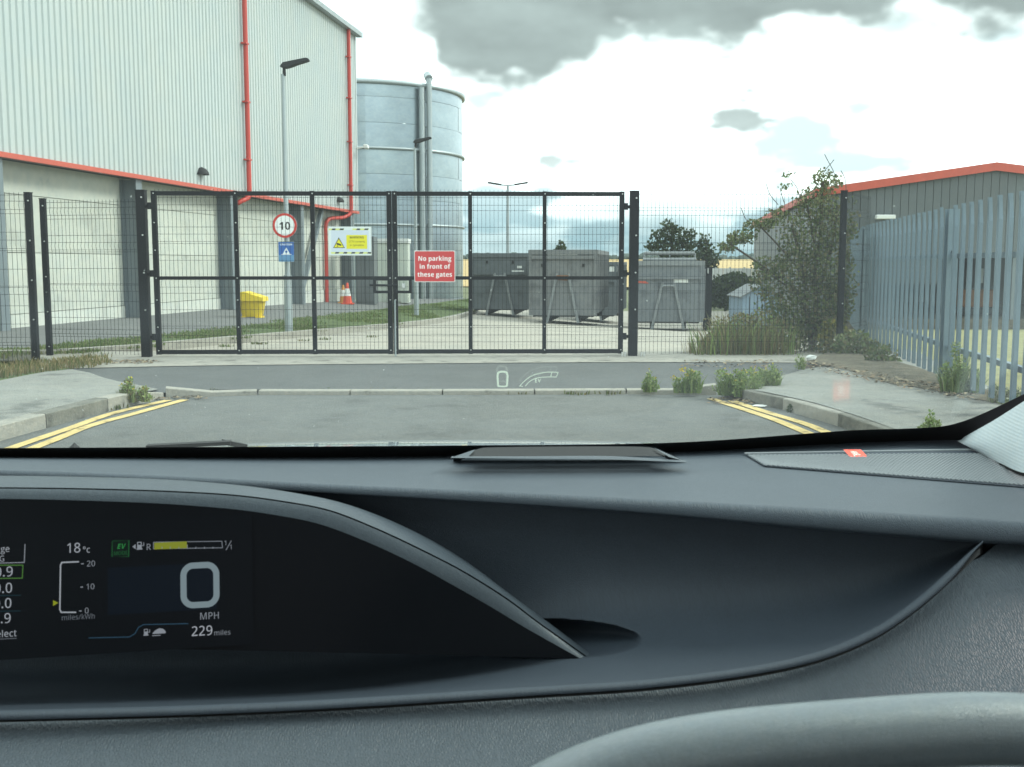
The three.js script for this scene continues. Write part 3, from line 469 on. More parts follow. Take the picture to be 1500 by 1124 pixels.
{ // signs fixed to the gate
  const zf = 0.055, put = (px0, px1, py0, py1, name, label, r, map, back) => {
    const c = onGate(dp((px0 + px1) / 2, 400, 13.4).x), d = -c.z - zf, A = dp(px0, py0, d), B = dp(px1, py1, d), w = B.x - A.x, h = A.y - B.y, t = thing(name, label, 'sign');
    part(t, 'plate', roundPlate(w, h, r, 0.005).translate((A.x + B.x) / 2, (A.y + B.y) / 2, -d), back);
    const s = new THREE.ShapeGeometry(new THREE.Shape([[-1, -1], [1, -1], [1, 1], [-1, 1]].map(([x, y]) => new THREE.Vector2(x * (w / 2 - 0.006), y * (h / 2 - 0.006)))));
    const uv = s.attributes.uv, p = s.attributes.position; for (let i = 0; i < p.count; i++) uv.setXY(i, p.getX(i) / w + 0.5, p.getY(i) / h + 0.5);
    part(t, 'sign_face', s.translate((A.x + B.x) / 2, (A.y + B.y) / 2, -d + 0.0075), std({ map, roughness: 0.5 }));
    return t;
  };
  put(606.5, 667, 367, 413.5, 'no_parking_sign', 'red sign reading No parking in front of these gates', 0.012, canvasTex(768, 590, (x) => {
    x.fillStyle = '#e8d9d6'; x.fillRect(0, 0, 768, 590); x.fillStyle = '#c93a3c'; x.beginPath(); x.roundRect(14, 16, 740, 558, 26); x.fill();
    x.fillStyle = '#f6eeec'; x.textAlign = 'center'; x.font = 'bold 118px sans-serif'; x.fillText('No parking', 384, 192, 640); x.fillText('in front of', 384, 340, 590); x.fillText('these gates', 384, 488, 660);
  }), M.white);
  put(481, 544.5, 332, 374.5, 'warning_sign', 'white and yellow warning sign with hazard stripes and triangle', 0.01, canvasTex(768, 514, (x) => {
    x.fillStyle = '#dfe6e4'; x.fillRect(0, 0, 768, 514); x.fillStyle = '#cfd8e2'; x.fillRect(48, 60, 672, 390);
    const dash = (y, xs) => { for (const q of xs) { x.fillStyle = '#d8dd86'; x.fillRect(q - 70, y, 150, 30); x.fillStyle = '#23282c'; x.beginPath(); x.moveTo(q + 14, y); x.lineTo(q + 82, y); x.lineTo(q + 62, y + 28); x.lineTo(q - 6, y + 28); x.fill(); } };
    dash(34, [60, 200, 500, 640]); dash(452, [110, 260, 400, 545, 690]);
    x.fillStyle = '#e3d920'; x.fillRect(318, 150, 372, 246); x.fillStyle = '#3d3c14'; x.textAlign = 'center'; x.font = 'bold 56px sans-serif'; x.fillText('WARNING', 504, 212, 260); x.font = '46px sans-serif'; x.fillText('CCTV cameras', 504, 282, 310); x.fillText('in operation', 504, 346, 280);
    x.fillStyle = '#3a3d22'; x.beginPath(); x.moveTo(184, 190); x.lineTo(290, 380); x.lineTo(78, 380); x.fill(); x.fillStyle = '#e3d920'; x.beginPath(); x.moveTo(184, 216); x.lineTo(270, 368); x.lineTo(98, 368); x.fill();
    x.fillStyle = '#23261a'; x.save(); x.translate(184, 318); x.rotate(0.35); x.fillRect(-44, -18, 78, 32); x.fillRect(30, -10, 18, 16); x.restore(); x.fillRect(150, 330, 12, 30);
  }), M.white);
}
{ // fence between the gate and the corner, then towards the camera
  const pA = gp(73, 524, 0.03), pB = gp(53, 537, 0.06), pC = V(-6.9, 0, -11.9), t = thing('mesh_fence', 'black mesh fence turning the corner beside the warehouse verge', 'fence');
  fencePost(t, pA, 0, 1.97, 0.066); fencePost(t, pB, 0, 1.95, 0.068); fencePost(t, pC, 0, 1.95, 0.066);
  meshPanel(t, gateL.clone().add(V(-0.06, 0, 0)), pA.clone().add(V(0.04, 0, 0)), 0.08, 1.93, folds4, 0.03); meshPanel(t, pB, pC, 0.08, 1.93, folds4, 0.03);
}
const postR = gp(1229, 521, 0.05); postR.y = 0;
{
  const t = thing('mesh_fence', 'black mesh fence overgrown by the bush beside the gate', 'fence');
  fencePost(t, postR, 0, 2.07, 0.07);
  meshPanel(t, gateR.clone().add(V(0.06, 0, 0)), postR.clone().add(V(-0.04, 0, 0)), 0.08, 2.03, folds4, 0.03);
  const pE = postR.clone().add(V(0.62, 0, -0.9)); meshPanel(t, postR.clone().add(V(0.04, 0, 0)), pE, 0.08, 2.03, folds4, 0.03);
}
// ---------------------------------------------------------------- palisade
{
  const t = thing('palisade_fence', 'blue grey steel palisade fence with splayed pointed pales', 'fence'), H = 1.6, y0 = 0.1;
  const s = new THREE.Shape(); // W section
  const wp = [[-0.042, 0.0], [-0.032, 0.027], [-0.016, 0.027], [-0.006, 0.008], [0.006, 0.008], [0.016, 0.027], [0.032, 0.027], [0.042, 0]];
  const pos = [], uv = [];
  const lv = [[0, 1, 0], [1.39, 1, 0], [1.45, 0.62, 0.012], [1.51, 0.30, 0.03], [1.575, 0.02, 0.06]];
  for (let j = 0; j < lv.length - 1; j++) for (let i = 0; i < wp.length - 1; i++) { const q = (k, m) => { const [y, w, o] = lv[m], sg = wp[k][0] >= 0 ? 1 : -1; return [wp[k][0] * w + sg * o * 0.35, y, wp[k][1] + o * 0.12]; }; for (const [k, m] of [[i, j], [i + 1, j], [i + 1, j + 1], [i, j], [i + 1, j + 1], [i, j + 1]]) { const v = q(k, m); pos.push(...v); uv.push(v[0] * 4, v[1]); } }
  const pale = new THREE.BufferGeometry(); pale.setAttribute('position', new THREE.Float32BufferAttribute(pos, 3)); pale.setAttribute('uv', new THREE.Float32BufferAttribute(uv, 2)); pale.computeVertexNormals();
  const run = (A, B, pitch) => {
    const L = A.distanceTo(B), n = Math.round(L / pitch), d = B.clone().sub(A).normalize(), nr = V(-d.z, 0, d.x); if (nr.x > 0) nr.negate();   // faces the pavement
    const R = rng(Math.round(L * 1000));
    for (let i = 1; i < n; i++) { const p = A.clone().lerp(B, i / n), m = part(t, 'pale', pale, M.palisade); m.position.set(p.x + nr.x * 0.02, y0 + 0.04 + (R() - 0.5) * 0.012, p.z + nr.z * 0.02); m.rotation.y = Math.atan2(nr.x, nr.z) + (R() - 0.5) * 0.06; m.rotation.z = (R() - 0.5) * 0.008; }
    for (const y of [0.42, 1.26]) part(t, 'rail', bar(V(A.x, y, A.z).addScaledVector(nr, -0.025), V(B.x, y, B.z).addScaledVector(nr, -0.025), 0.045, 0.045), M.palisade);
  };
  run(palA, palB, 0.27); run(palB, palC, 0.27); run(palC, palD, 0.27);
  for (const p of [palA, palB, palC, palD]) { const post = part(t, 'post', [box(0.10, H - 0.02, 0.012, p.x, y0 + H / 2, p.z + 0.045), box(0.10, H - 0.02, 0.012, p.x, y0 + H / 2, p.z - 0.045), box(0.012, H - 0.02, 0.078, p.x, y0 + H / 2, p.z)], M.palisade); part(post, 'bolt', rod(V(p.x, y0 + 1.2, p.z + 0.05), V(p.x, y0 + 1.2, p.z + 0.075), 0.018, 0.014, 8), M.dark); }
}
// ---------------------------------------------------------------- grey hook-lift containers
function container(label, px0, px1, d, h, mat, o = {}) {
  const c = dp((px0 + px1) / 2, 400, d), w = (px1 - px0) / 1600 * d, t = thing('waste_container', label, 'container', null), y = o.y ?? gh(c.x, c.z), L = o.len ?? 5.6;
  t.position.set(c.x, y, c.z); t.rotation.y = o.turn ?? -0.145;             // front at z = 0, body runs to -L
  const B = (nm, m, ...a) => part(t, nm, box(...a), m);
  const lo = 0.26;
  // front wall leans, side walls have upright ribs
  B('front_wall', mat, w - 0.04, h - lo, 0.06, 0, lo + (h - lo) / 2, -0.06);
  for (const k of [-1, 1]) {
    const s = B('side_wall', mat, 0.05, h - lo - 0.1, L - 0.12, k * (w / 2 - 0.03), lo + (h - lo) / 2, -L / 2 - 0.04);
    for (let i = 0; i < 8; i++) part(s, 'rib', box(0.07, h - lo - 0.16, 0.11, k * (w / 2 + 0.035), lo + (h - lo) / 2, -0.35 - i * (L - 0.6) / 7), mat);
    B('top_rail', o.rail ?? mat, 0.16, 0.13, L - 0.03, k * (w / 2 - 0.02), h - 0.02, -L / 2 - 0.06);
    B('skid_rail', M.dark, 0.1, 0.2, L - 0.3, k * 0.48, 0.15, -L / 2 - 0.1);
    part(t, 'roller', rod(V(k * 0.75 - 0.1, 0.09, -L + 0.4), V(k * 0.75 + 0.1, 0.09, -L + 0.4), 0.09, 0.09, 12), M.dark);
    B('corner_post', mat, 0.09, h - lo, 0.09, k * (w / 2 - 0.02), lo + (h - lo) / 2, -0.03);
    part(t, 'frame_bar', bar(V(k * w * 0.235, 0.04, 0.02), V(k * w * 0.085, h * 0.70, 0.05), 0.075, 0.09, V(0, 0, 1)), M.skipEdge);
  }
  B('back_wall', mat, w - 0.12, h - lo, 0.06, 0, lo + (h - lo) / 2, -L);
  B('floor', M.dark, w - 0.16, 0.05, L - 0.16, 0, lo - 0.02, -L / 2 - 0.04);
  B('front_rail', o.rail ?? mat, w + 0.04, 0.14, 0.14, 0, h - 0.02, -0.05);
  B('cross_rail', mat, w - 0.1, 0.10, 0.07, 0, h * (o.cross ?? 0.70), 0.008);
  part(t, 'hook_bar', [rod(V(-0.16, h * 0.66, 0.1), V(0.16, h * 0.66, 0.1), 0.03, 0.03, 10), bar(V(-0.17, h * 0.70, 0.03), V(-0.17, h * 0.63, 0.12), 0.03, 0.05), bar(V(0.17, h * 0.70, 0.03), V(0.17, h * 0.63, 0.12), 0.03, 0.05)], o.hook ?? M.skipEdge);
  for (const [x, yy, ww, hh] of o.labels ?? []) B('sticker', M.white, ww, hh, 0.006, x * w / 2, yy * h, -0.018);
  for (const [x, yy] of o.holes ?? []) B('lug', M.dark, 0.07, 0.09, 0.04, x * w / 2, yy * h, -0.01);
  if (o.extra) o.extra(t, w, h, L);
  return t;
}
const skA = container('dark grey hook lift container, smallest looking, beside the grass verge', 690, 774.5, 38, 2.14, M.skip[0], { turn: -0.10, labels: [[0.62, 0.73, 0.42, 0.07], [0.68, 0.80, 0.16, 0.08]], holes: [[-0.45, 0.88], [0.45, 0.88]] });
const skB = container('grey hook lift container with rusty hook bar and printed top strip', 776, 873, 32.6, 2.16, M.skip[1], { hook: M.rust, cross: 0.92, labels: [[-0.02, 0.975, 0.9, 0.11]], holes: [[0.62, 0.81], [-0.62, 0.81]], extra: (t, w, h) => { part(t, 'rust_patch', new THREE.ShapeGeometry(new THREE.Shape([[-0.15, 0.02], [0.14, 0], [0.12, 0.13], [0.04, 0.10], [-0.02, 0.16], [-0.1, 0.12]].map((q) => new THREE.Vector2(...q)))).translate(0, h * 0.60, -0.026), M.rust); } });
container('darker grey container parked behind the rusty hooked one', 824, 902, 43, 2.3, M.skip[0], { turn: -0.17, labels: [[0.9, 0.9, 0.3, 0.2]] });
const skC = container('pale grey hook lift container with raised lid rails beside the gate post', 930, 1029, 32.6, 2.02, M.skip[2], {
  rail: M.skipEdge, labels: [[0.36, 0.73, 0.42, 0.10], [0.8, 0.78, 0.14, 0.06]], cross: 0.78, extra: (t, w, h, L) => {
    part(t, 'lid_rail', [rod(V(-w * 0.38, h + 0.08, -0.1), V(w * 0.40, h + 0.08, -0.1), 0.06, 0.06, 12)], M.skipEdge); part(t, 'lid_rail', [rod(V(-w * 0.36, h + 0.27, -0.25), V(w * 0.38, h + 0.27, -0.25), 0.055, 0.055, 12), rod(V(-w * 0.36, h + 0.27, -0.25), V(-w * 0.36, h + 0.05, -0.2), 0.03), rod(V(w * 0.38, h + 0.27, -0.25), V(w * 0.38, h + 0.05, -0.2), 0.03)], M.skipEdge);
    part(t, 'orange_mark', new THREE.ShapeGeometry(new THREE.Shape([[-0.2, 0], [0.16, -0.02], [0.05, 0.05], [-0.2, 0.06]].map((q) => new THREE.Vector2(...q)))).translate(-w * 0.36, h * 0.70, -0.026), M.redTrim);
    part(t, 'side_ladder', [bar(V(w / 2 + 0.06, 0.4, -0.5), V(w / 2 + 0.06, h * 0.9, -0.3), 0.05), bar(V(w / 2 + 0.06, 0.35, -1.1), V(w / 2 + 0.06, h * 0.55, -0.5), 0.05)], M.skipEdge);
  },
});
{
  const b = dp(1040, 425, 33.5), g = gh(b.x, b.z), t = thing('steel_post', 'pair of dark steel posts beside the pale grey container', 'post');
  for (const k of [0, 1]) part(t, 'post', box(0.1, 1.95, 0.1, b.x - 0.14 + 0.22 * k, g + 0.975, b.z - 0.4 * k), M.fence); part(t, 'panel', box(0.12, 1.7, 0.04, b.x - 0.03, g + 0.9, b.z - 0.2), M.fence);
}
// ---------------------------------------------------------------- grey shed on the right
{
  const D = 36, C = dp(1203, 276, D), W = V(0.150, 0, -1).normalize(), N = V(1, 0, 0.150).normalize(), O = V(C.x, 0, C.z);
  const at = (s, t, y) => V(O.x + N.x * s + W.x * t, y, O.z + N.z * s + W.z * t);   // s across the gable, t back
  const half = 5.35, HE = C.y - 0.13, HR = 4.22, L = 31, G = -1.4, b = thing('industrial_shed', 'grey ribbed industrial shed with red roof edge behind the palisade', 'shed');
  const roofY = (s) => HE + (HR - HE) * (1 - Math.abs(s - half) / half);
  // gable sheets, each its own piece, with openings below
  const pitch = 0.25, low = 0.52, doorS0 = 3.62, doorS1 = 8.6, doorY = 1.40, R = rng(9);
  for (let s = 0, i = 0; s < 2 * half - 0.01; s += pitch, i++) {
    const s1 = Math.min(s + pitch, 2 * half), y0 = s > doorS0 && s < doorS1 ? doorY : low, g = hexa(at, s + 0.008, s1 - 0.008, 0, 0.04, y0, 10);
    const p = g.attributes.position; for (let k = 0; k < p.count; k++) if (p.getY(k) > 9) { const ss = V(p.getX(k) - O.x, 0, p.getZ(k) - O.z).dot(N); p.setY(k, roofY(ss)); }
    g.computeVertexNormals(); part(b, 'cladding_sheet', g, M.shedGrey);
  }
  part(b, 'side_wall', (() => { const gs = []; for (let t = 0.05; t < L; t += 0.5) gs.push(hexa(at, 0, 0.04, t, t + 0.48, -1.6, HE)); return gs; })(), M.shedGrey);
  part(b, 'side_wall', hexa(at, 2 * half - 0.04, 2 * half, 0.05, L, -1.6, HE), M.shedGrey);
  part(b, 'back_wall', hexa(at, 0, 2 * half, L, L + 0.05, -1.6, HE), M.shedGrey);
  const rf = (sA, sB) => { const g = hexa(at, sA, sB, -0.1, L + 0.1, 0, 0.08), p = g.attributes.position; for (let k = 0; k < p.count; k++) p.setY(k, p.getY(k) + roofY(V(p.getX(k) - O.x, 0, p.getZ(k) - O.z).dot(N)) + 0.02); g.computeVertexNormals(); return g; };
  part(b, 'roof', [rf(-0.1, half), rf(half + 0.004, 2 * half + 0.1)], M.shedGrey);
  const vg = (sA, sB) => { const g = hexa(at, sA, sB, -0.17, -0.11, -0.14, 0.12), p = g.attributes.position; for (let k = 0; k < p.count; k++) p.setY(k, p.getY(k) + roofY(V(p.getX(k) - O.x, 0, p.getZ(k) - O.z).dot(N)) + 0.02); g.computeVertexNormals(); return g; };
  part(b, 'verge_trim', vg(-0.12, half), M.redTrim); part(b, 'verge_trim', vg(half, 2 * half + 0.12), M.redTrim);
  part(b, 'eaves_trim', hexa(at, -0.2, -0.105, -0.1, L, HE - 0.12, HE + 0.12), M.redTrim);
  // open bays: posts, a low plinth and the machine standing inside
  for (const s of [0.1, 1.2, 2.4, doorS0, 6.1, doorS1, 9.8]) part(b, 'door_post', hexa(at, s - 0.06, s + 0.06, 0.09, 0.2, -1.5, s > doorS0 && s < doorS1 ? doorY : low + 0.2), M.steelBlue);
  part(b, 'floor', hexa(at, 0.1, 2 * half - 0.1, 0.0, 16, -1.5, -0.62), M.dirt);
  part(b, 'partition', hexa(at, 0.1, 2 * half - 0.1, 15.9, 16, -0.6, HE), M.shedGrey);
  const mc = thing('machine', 'dull red machine standing inside the open shed bay', 'machine'), q = at(5.5, 3, 0);
  part(mc, 'body', box(1.3, 0.6, 1.2, q.x, -0.02, q.z, 0.05), M.rust); part(mc, 'frame', box(2.4, 0.22, 1.3, q.x, -0.45, q.z, 0.04), M.dark); part(mc, 'stack', rod(V(q.x + 0.4, 0.5, q.z), V(q.x + 0.4, 1.0, q.z), 0.06), M.galv);
  const fl = at(2.0, -0.25, 2.66), lt = thing('wall_light', 'small pale floodlight on the grey shed wall', 'floodlight'); part(lt, 'housing', box(0.62, 0.14, 0.2, fl.x, fl.y, fl.z, 0.03), M.white); part(lt, 'bracket', bar(fl, at(2.0, 0, 2.6), 0.05), M.dark);
}
{ // small blue shed behind the bush
  const d = 27, c = dp(1115, 440, d), g = gh(c.x, c.z), w = 56 / 1600 * d, t = thing('garden_shed', 'small blue gabled shed behind the bush and mesh fence', 'shed');
  const he = EYE.y - (434 - 385) / 1600 * d, hr = EYE.y - (419 - 385) / 1600 * d, s = new THREE.Shape(); s.moveTo(-w / 2, g - 0.3); s.lineTo(w / 2, g - 0.3); s.lineTo(w / 2, he); s.lineTo(0, hr); s.lineTo(-w / 2, he);
  part(t, 'body', boxUV(new THREE.ExtrudeGeometry(s, { depth: 1.6, bevelEnabled: false }).translate(c.x, 0, c.z - 1.6)), M.shedBlue);
  for (const k of [-1, 1]) part(t, 'roof', bar(V(c.x + k * (w / 2 + 0.05), he - 0.02, c.z - 0.78), V(c.x, hr + 0.025, c.z - 0.78), 1.75, 0.03, V(0, 1, 0)), M.shedGrey);
  for (const k of [-0.3, -0.1, 0.1, 0.3]) part(t, 'board_joint', box(0.015, he - g, 0.01, c.x + k * w, (he + g) / 2, c.z + 0.006), M.dark);
}
{ // white board fence far behind
  const d = 60, a = dp(1028, 393, d), b2 = dp(1112, 393, d), t = thing('white_fence', 'long white board fence at the far side of the yard', 'fence');
  for (let i = 0; i < 8; i++) { const p = a.clone().lerp(b2, (i + 0.5) / 8); part(t, 'board', box((b2.x - a.x) / 8 - 0.02, 0.95, 0.05, p.x, a.y - 0.48, p.z), M.white); }
  for (let i = 0; i <= 8; i += 2) { const p = a.clone().lerp(b2, i / 8); part(t, 'post', box(0.09, 2.2, 0.09, p.x, a.y - 1.05, p.z - 0.08), M.galv); }
}

// ---------------------------------------------------------------- plants
// many small leaves as one crown: c list of [centre, rx, ry, rz, count]
function foliage(blobs, size, cols, seed, o = {}) {
  const R = rng(seed), pos = [], col = [], nor = [], uv = [];
  for (const [c, rx, ry, rz, n] of blobs) for (let i = 0; i < n; i++) {
    const th = R() * 2 * PI, z = R() * 2 - 1, q = Math.cbrt(R()) * (o.shell ? lerp(0.75, 1, R()) : 1), k = Math.sqrt(1 - z * z);
    const p = V(c.x + rx * q * k * Math.cos(th), c.y + ry * q * z, c.z + rz * q * k * Math.sin(th));
    if (o.floor !== undefined && p.y < o.floor) p.y = o.floor + R() * 0.05;
    const a = V(R() - 0.5, R() - 0.3, R() - 0.5).normalize(), b = V(R() - 0.5, R() - 0.5, R() - 0.5).cross(a).normalize(), nn = a.clone().cross(b), s = size * lerp(0.6, 1.35, R()), w = s * (o.wide ?? 0.42);
    const C = cols[Math.floor(R() * cols.length)], v = lerp(0.7, 1.3, R());
    const t0 = p, t1 = p.clone().addScaledVector(a, s * 0.5).addScaledVector(b, w).addScaledVector(nn, s * 0.1), t2 = p.clone().addScaledVector(a, s), t3 = p.clone().addScaledVector(a, s * 0.5).addScaledVector(b, -w).addScaledVector(nn, s * 0.1);
    for (const t of [t0, t2, t1, t0, t3, t2]) { pos.push(t.x, t.y, t.z); nor.push(nn.x, nn.y, nn.z); col.push(C[0] * v, C[1] * v, C[2] * v); uv.push(0, 0); }
  }
  const g = new THREE.BufferGeometry(); g.setAttribute('position', new THREE.Float32BufferAttribute(pos, 3)); g.setAttribute('normal', new THREE.Float32BufferAttribute(nor, 3)); g.setAttribute('uv', new THREE.Float32BufferAttribute(uv, 2)); g.setAttribute('color', new THREE.Float32BufferAttribute(col, 3)); return g;
}
// upright bending blades from the ground
function blades(spots, cols, seed, w = 0.007) {                             // spots: [x, y, z, spread, height, count]
  const R = rng(seed), pos = [], col = [], uv = [];
  for (const [x, y, z, sp, h, n] of spots) for (let i = 0; i < n; i++) {
    const a = R() * 2 * PI, q = Math.sqrt(R()) * sp, px = x + Math.cos(a) * q, pz = z + Math.sin(a) * q, hh = h * lerp(0.45, 1.1, R()), le = a + (R() - 0.5) * 2, lean = hh * lerp(0.05, 0.5, R()), ww = w * lerp(0.6, 1.4, R()), fa = R() * PI, fx = Math.cos(fa) * ww, fz = Math.sin(fa) * ww;
    const C = cols[Math.floor(R() * cols.length)], v = lerp(0.7, 1.3, R()), pt = (t) => V(px + Math.cos(le) * lean * t * t, y + hh * t * (1 - 0.12 * t), pz + Math.sin(le) * lean * t * t), p0 = pt(0), p1 = pt(0.55), p2 = pt(1);
    const quad = [V(p0.x - fx, p0.y, p0.z - fz), V(p0.x + fx, p0.y, p0.z + fz), V(p1.x + fx * 0.8, p1.y, p1.z + fz * 0.8), V(p1.x - fx * 0.8, p1.y, p1.z - fz * 0.8)];
    for (const t of [quad[0], quad[1], quad[2], quad[0], quad[2], quad[3], quad[3], quad[2], p2]) { pos.push(t.x, t.y, t.z); col.push(C[0] * v, C[1] * v, C[2] * v); uv.push(0, 0); }
  }
  const g = new THREE.BufferGeometry(); g.setAttribute('position', new THREE.Float32BufferAttribute(pos, 3)); g.setAttribute('uv', new THREE.Float32BufferAttribute(uv, 2)); g.setAttribute('color', new THREE.Float32BufferAttribute(col, 3)); g.computeVertexNormals(); return g;
}
const GREEN = [[0.12, 0.165, 0.055], [0.095, 0.14, 0.05], [0.16, 0.19, 0.07], [0.085, 0.11, 0.05], [0.15, 0.135, 0.07]], FRESH = [[0.26, 0.34, 0.11], [0.21, 0.30, 0.10], [0.32, 0.37, 0.15]], DRY = [[0.30, 0.24, 0.12], [0.24, 0.20, 0.09], [0.17, 0.17, 0.07], [0.36, 0.30, 0.17]], GOLD = [[0.60, 0.46, 0.04], [0.52, 0.42, 0.06]], DARKG = [[0.06, 0.085, 0.042], [0.08, 0.11, 0.05], [0.048, 0.07, 0.038]];
{ // hawthorn in the fence corner
  const t = thing('hawthorn_bush', 'tall straggly hawthorn bush growing through the mesh fence', 'bush'), d = 14.25, u = d / 1600, at = (px, py, dd = 0) => dp(px, py, d + dd);
  const B = (px, py, r, n, ry = r, dd = 0) => [at(px, py, dd), r * u, ry * u, 0.34, n];
  part(t, 'foliage', foliage([B(1195, 300, 34, 767, 26), B(1222, 335, 30, 767), B(1175, 352, 38, 985), B(1208, 392, 42, 1370), B(1158, 398, 32, 712), B(1205, 445, 46, 1575), B(1165, 452, 38, 1041), B(1198, 498, 46, 1301, 30), B(1126, 390, 26, 314, 14), B(1118, 415, 20, 271), B(1140, 318, 20, 188, 14), B(1112, 330, 24, 314, 9), B(1087, 348, 22, 356, 10), B(1066, 362, 12, 167, 8), B(1128, 445, 18, 271, 26), B(1212, 268, 20, 250, 12), B(1204, 256, 12, 74, 8), B(1150, 275, 6, 24), B(1153, 258, 5, 24), B(1150, 488, 30, 574, 26), B(1238, 420, 14, 335, 60), B(1245, 330, 8, 124, 40)], 0.042, [...GREEN, [0.20, 0.215, 0.10], [0.17, 0.20, 0.085], [0.22, 0.19, 0.11]], 101), M.leaf);
  const base = [1188, 520], st = [];
  for (const [x1, y1, x2, y2, r] of [[1192, 420, 1205, 265, 0.022], [1200, 430, 1228, 300, 0.02], [1180, 430, 1160, 330, 0.02], [1170, 430, 1070, 358, 0.014], [1178, 440, 1112, 392, 0.012], [1205, 450, 1238, 400, 0.014], [1196, 400, 1180, 290, 0.016], [1172, 400, 1112, 330, 0.011]]) st.push(part(t, 'stem', tube([at(...base), at((base[0] + x1) / 2 + 4, (base[1] + y1) / 2), at(x1, y1), at((x1 + x2) / 2 + 3, (y1 + y2) / 2, 0.05), at(x2, y2)], r, 14, 6), M.bark));
  for (const [x0, y0, x1, y1, x2, y2] of [[1216, 290, 1224, 262, 1208, 226], [1214, 272, 1206, 256, 1222, 234], [1240, 290, 1238, 262, 1232, 250], [1140, 300, 1128, 285, 1122, 268], [1172, 290, 1168, 276, 1158, 262], [1150, 300, 1146, 288, 1143, 277], [1098, 330, 1090, 316, 1086, 305]]) part(t, 'twig', tube([at(x0, y0), at(x1, y1, 0.05), at(x2, y2)], 0.0048, 8, 5), M.bark);
}
function bush(name, label, px, py, d, rpx, rypx, n, size, cols, seed, cat = 'bush', extra) { const u = d / 1600, c = dp(px, py, d), t = thing(name, label, cat); part(t, 'foliage', foliage([[c, rpx * u, rypx * u, rpx * u * 0.8, n], ...(extra ?? []).map(([x, y, r, k]) => [dp(x, y, d), r * u, r * u, r * u, k])], size, cols, seed), M.leaf); const b = V(c.x, gh(c.x, c.z), c.z); part(t, 'stem', [rod(b, V(c.x + 0.03, c.y, c.z), 0.03 * d / 14, 0.012 * d / 14)], M.bark); return t; }
bush('shrub', 'yellowing leafy shrub at the foot of the mesh fence end post', 1222, 500, 13.75, 27, 32, 620, 0.055, [[0.22, 0.21, 0.05], [0.15, 0.16, 0.04], [0.26, 0.22, 0.05], [0.10, 0.13, 0.035]], 111);
bush('shrub', 'low dark green bramble at the corner of the palisade', 1250, 515, 13.2, 34, 32, 900, 0.05, [...GREEN, [0.2, 0.22, 0.1]], 112, 'shrub', [[1276, 525, 26, 420], [1232, 530, 18, 260]]);
bush('shrub', 'leafy green nettle patch against the first palisade pales', 1292, 532, 12.2, 26, 26, 560, 0.045, [...GREEN, [0.2, 0.22, 0.1]], 113, 'shrub', [[1318, 545, 16, 220], [1345, 552, 12, 130]]);
bush('hedge', 'clipped dark green hedge behind the pale grey container', 1074, 428, 38, 36, 26, 2600, 0.16, [[0.06, 0.085, 0.03], [0.045, 0.07, 0.028]], 114, 'hedge', [[1050, 432, 20, 700], [1098, 430, 20, 700]]);
{ // tall dry weeds behind the mesh
  const t = thing('weed_clump', 'tall brown and green weeds behind the mesh by the container', 'weeds'), P = (px, py) => gp(px, py, 0);
  const sp = []; for (const [px, h, n] of [[1036, 0.3, 90], [1050, 0.48, 120], [1066, 0.40, 120], [1082, 0.62, 130], [1100, 0.48, 130], [1116, 0.64, 120], [1134, 0.45, 120], [1152, 0.55, 110]]) { const p = P(px, 529); sp.push([p.x, 0.03, p.z - 0.4, 0.24, h, n]); }
  part(t, 'stalks', blades(sp, [...DRY, ...FRESH, [0.24, 0.25, 0.13]], 121, 0.006), M.leaf);
  part(t, 'leaves', foliage([[dp(1040, 508, 13.9), 0.14, 0.16, 0.2, 420], [dp(1057, 494, 14), 0.2, 0.22, 0.2, 900], [dp(1085, 490, 14), 0.25, 0.28, 0.2, 1100], [dp(1115, 486, 14), 0.25, 0.30, 0.2, 1100], [dp(1140, 492, 14), 0.2, 0.25, 0.2, 700], [dp(1095, 515, 13.8), 0.6, 0.12, 0.2, 900]], 0.034, [...FRESH, [0.22, 0.23, 0.11], ...DRY], 122, { floor: 0.03 }), M.leaf);
  part(t, 'seed_heads', foliage([[dp(1050, 474, 14), 0.2, 0.08, 0.15, 90], [dp(1090, 466, 14), 0.3, 0.08, 0.15, 120]], 0.03, DRY, 123), M.leaf);
}
function weed(label, px, py, h, sp, n, cols, seed, flowers, hh = 0.04) {
  const p = gp(px, py, hh), t = thing('weed_tuft', label, 'weed'), R = rng(seed * 7 + 1), k = 7, bl = [], fo = [], fl = [];
  for (let i = 0; i < k; i++) {
    const a = R() * 2 * PI, q = Math.sqrt(R()) * sp, x = p.x + Math.cos(a) * q, z = p.z + Math.sin(a) * q * 0.7, hi = h * lerp(0.45, 1.15, R());
    bl.push([x, hh - 0.01, z, sp * 0.35, hi, Math.round(n / k * 0.7)]);
    for (let m = 0; m < 3; m++) fo.push([V(x + (R() - 0.5) * sp * 0.5, hh + hi * (0.2 + 0.28 * m), z), sp * lerp(0.5, 0.28, m / 2), hi * 0.2, sp * 0.4, Math.round(n / k * 0.9)]);
    if (flowers) fl.push([V(x + flowers[1], hh + hi * 0.95, z), sp * 0.3, hi * 0.09, sp * 0.3, Math.round(flowers[0] / k)]);
  }
  part(t, 'leaves', blades(bl, cols, seed, 0.0045), M.leaf);
  part(t, 'foliage', foliage(fo, 0.026, cols, seed + 1, { floor: hh, wide: 0.3 }), M.leaf);
  if (flowers) part(t, 'flower_heads', foliage(fl, 0.016, GOLD, seed + 2, { wide: 0.6 }), M.leaf);
}
weed('tuft of green weeds growing out of the kerb beside the dry grass side', 198, 587, 0.22, 0.11, 380, [...FRESH, ...DRY.slice(1, 3)], 131, [18, 0]);
weed('yellow flowered ragwort tuft growing through the dropped kerb', 1006, 574, 0.19, 0.10, 380, [...FRESH, [0.17, 0.22, 0.08]], 134, [80, -0.05]);
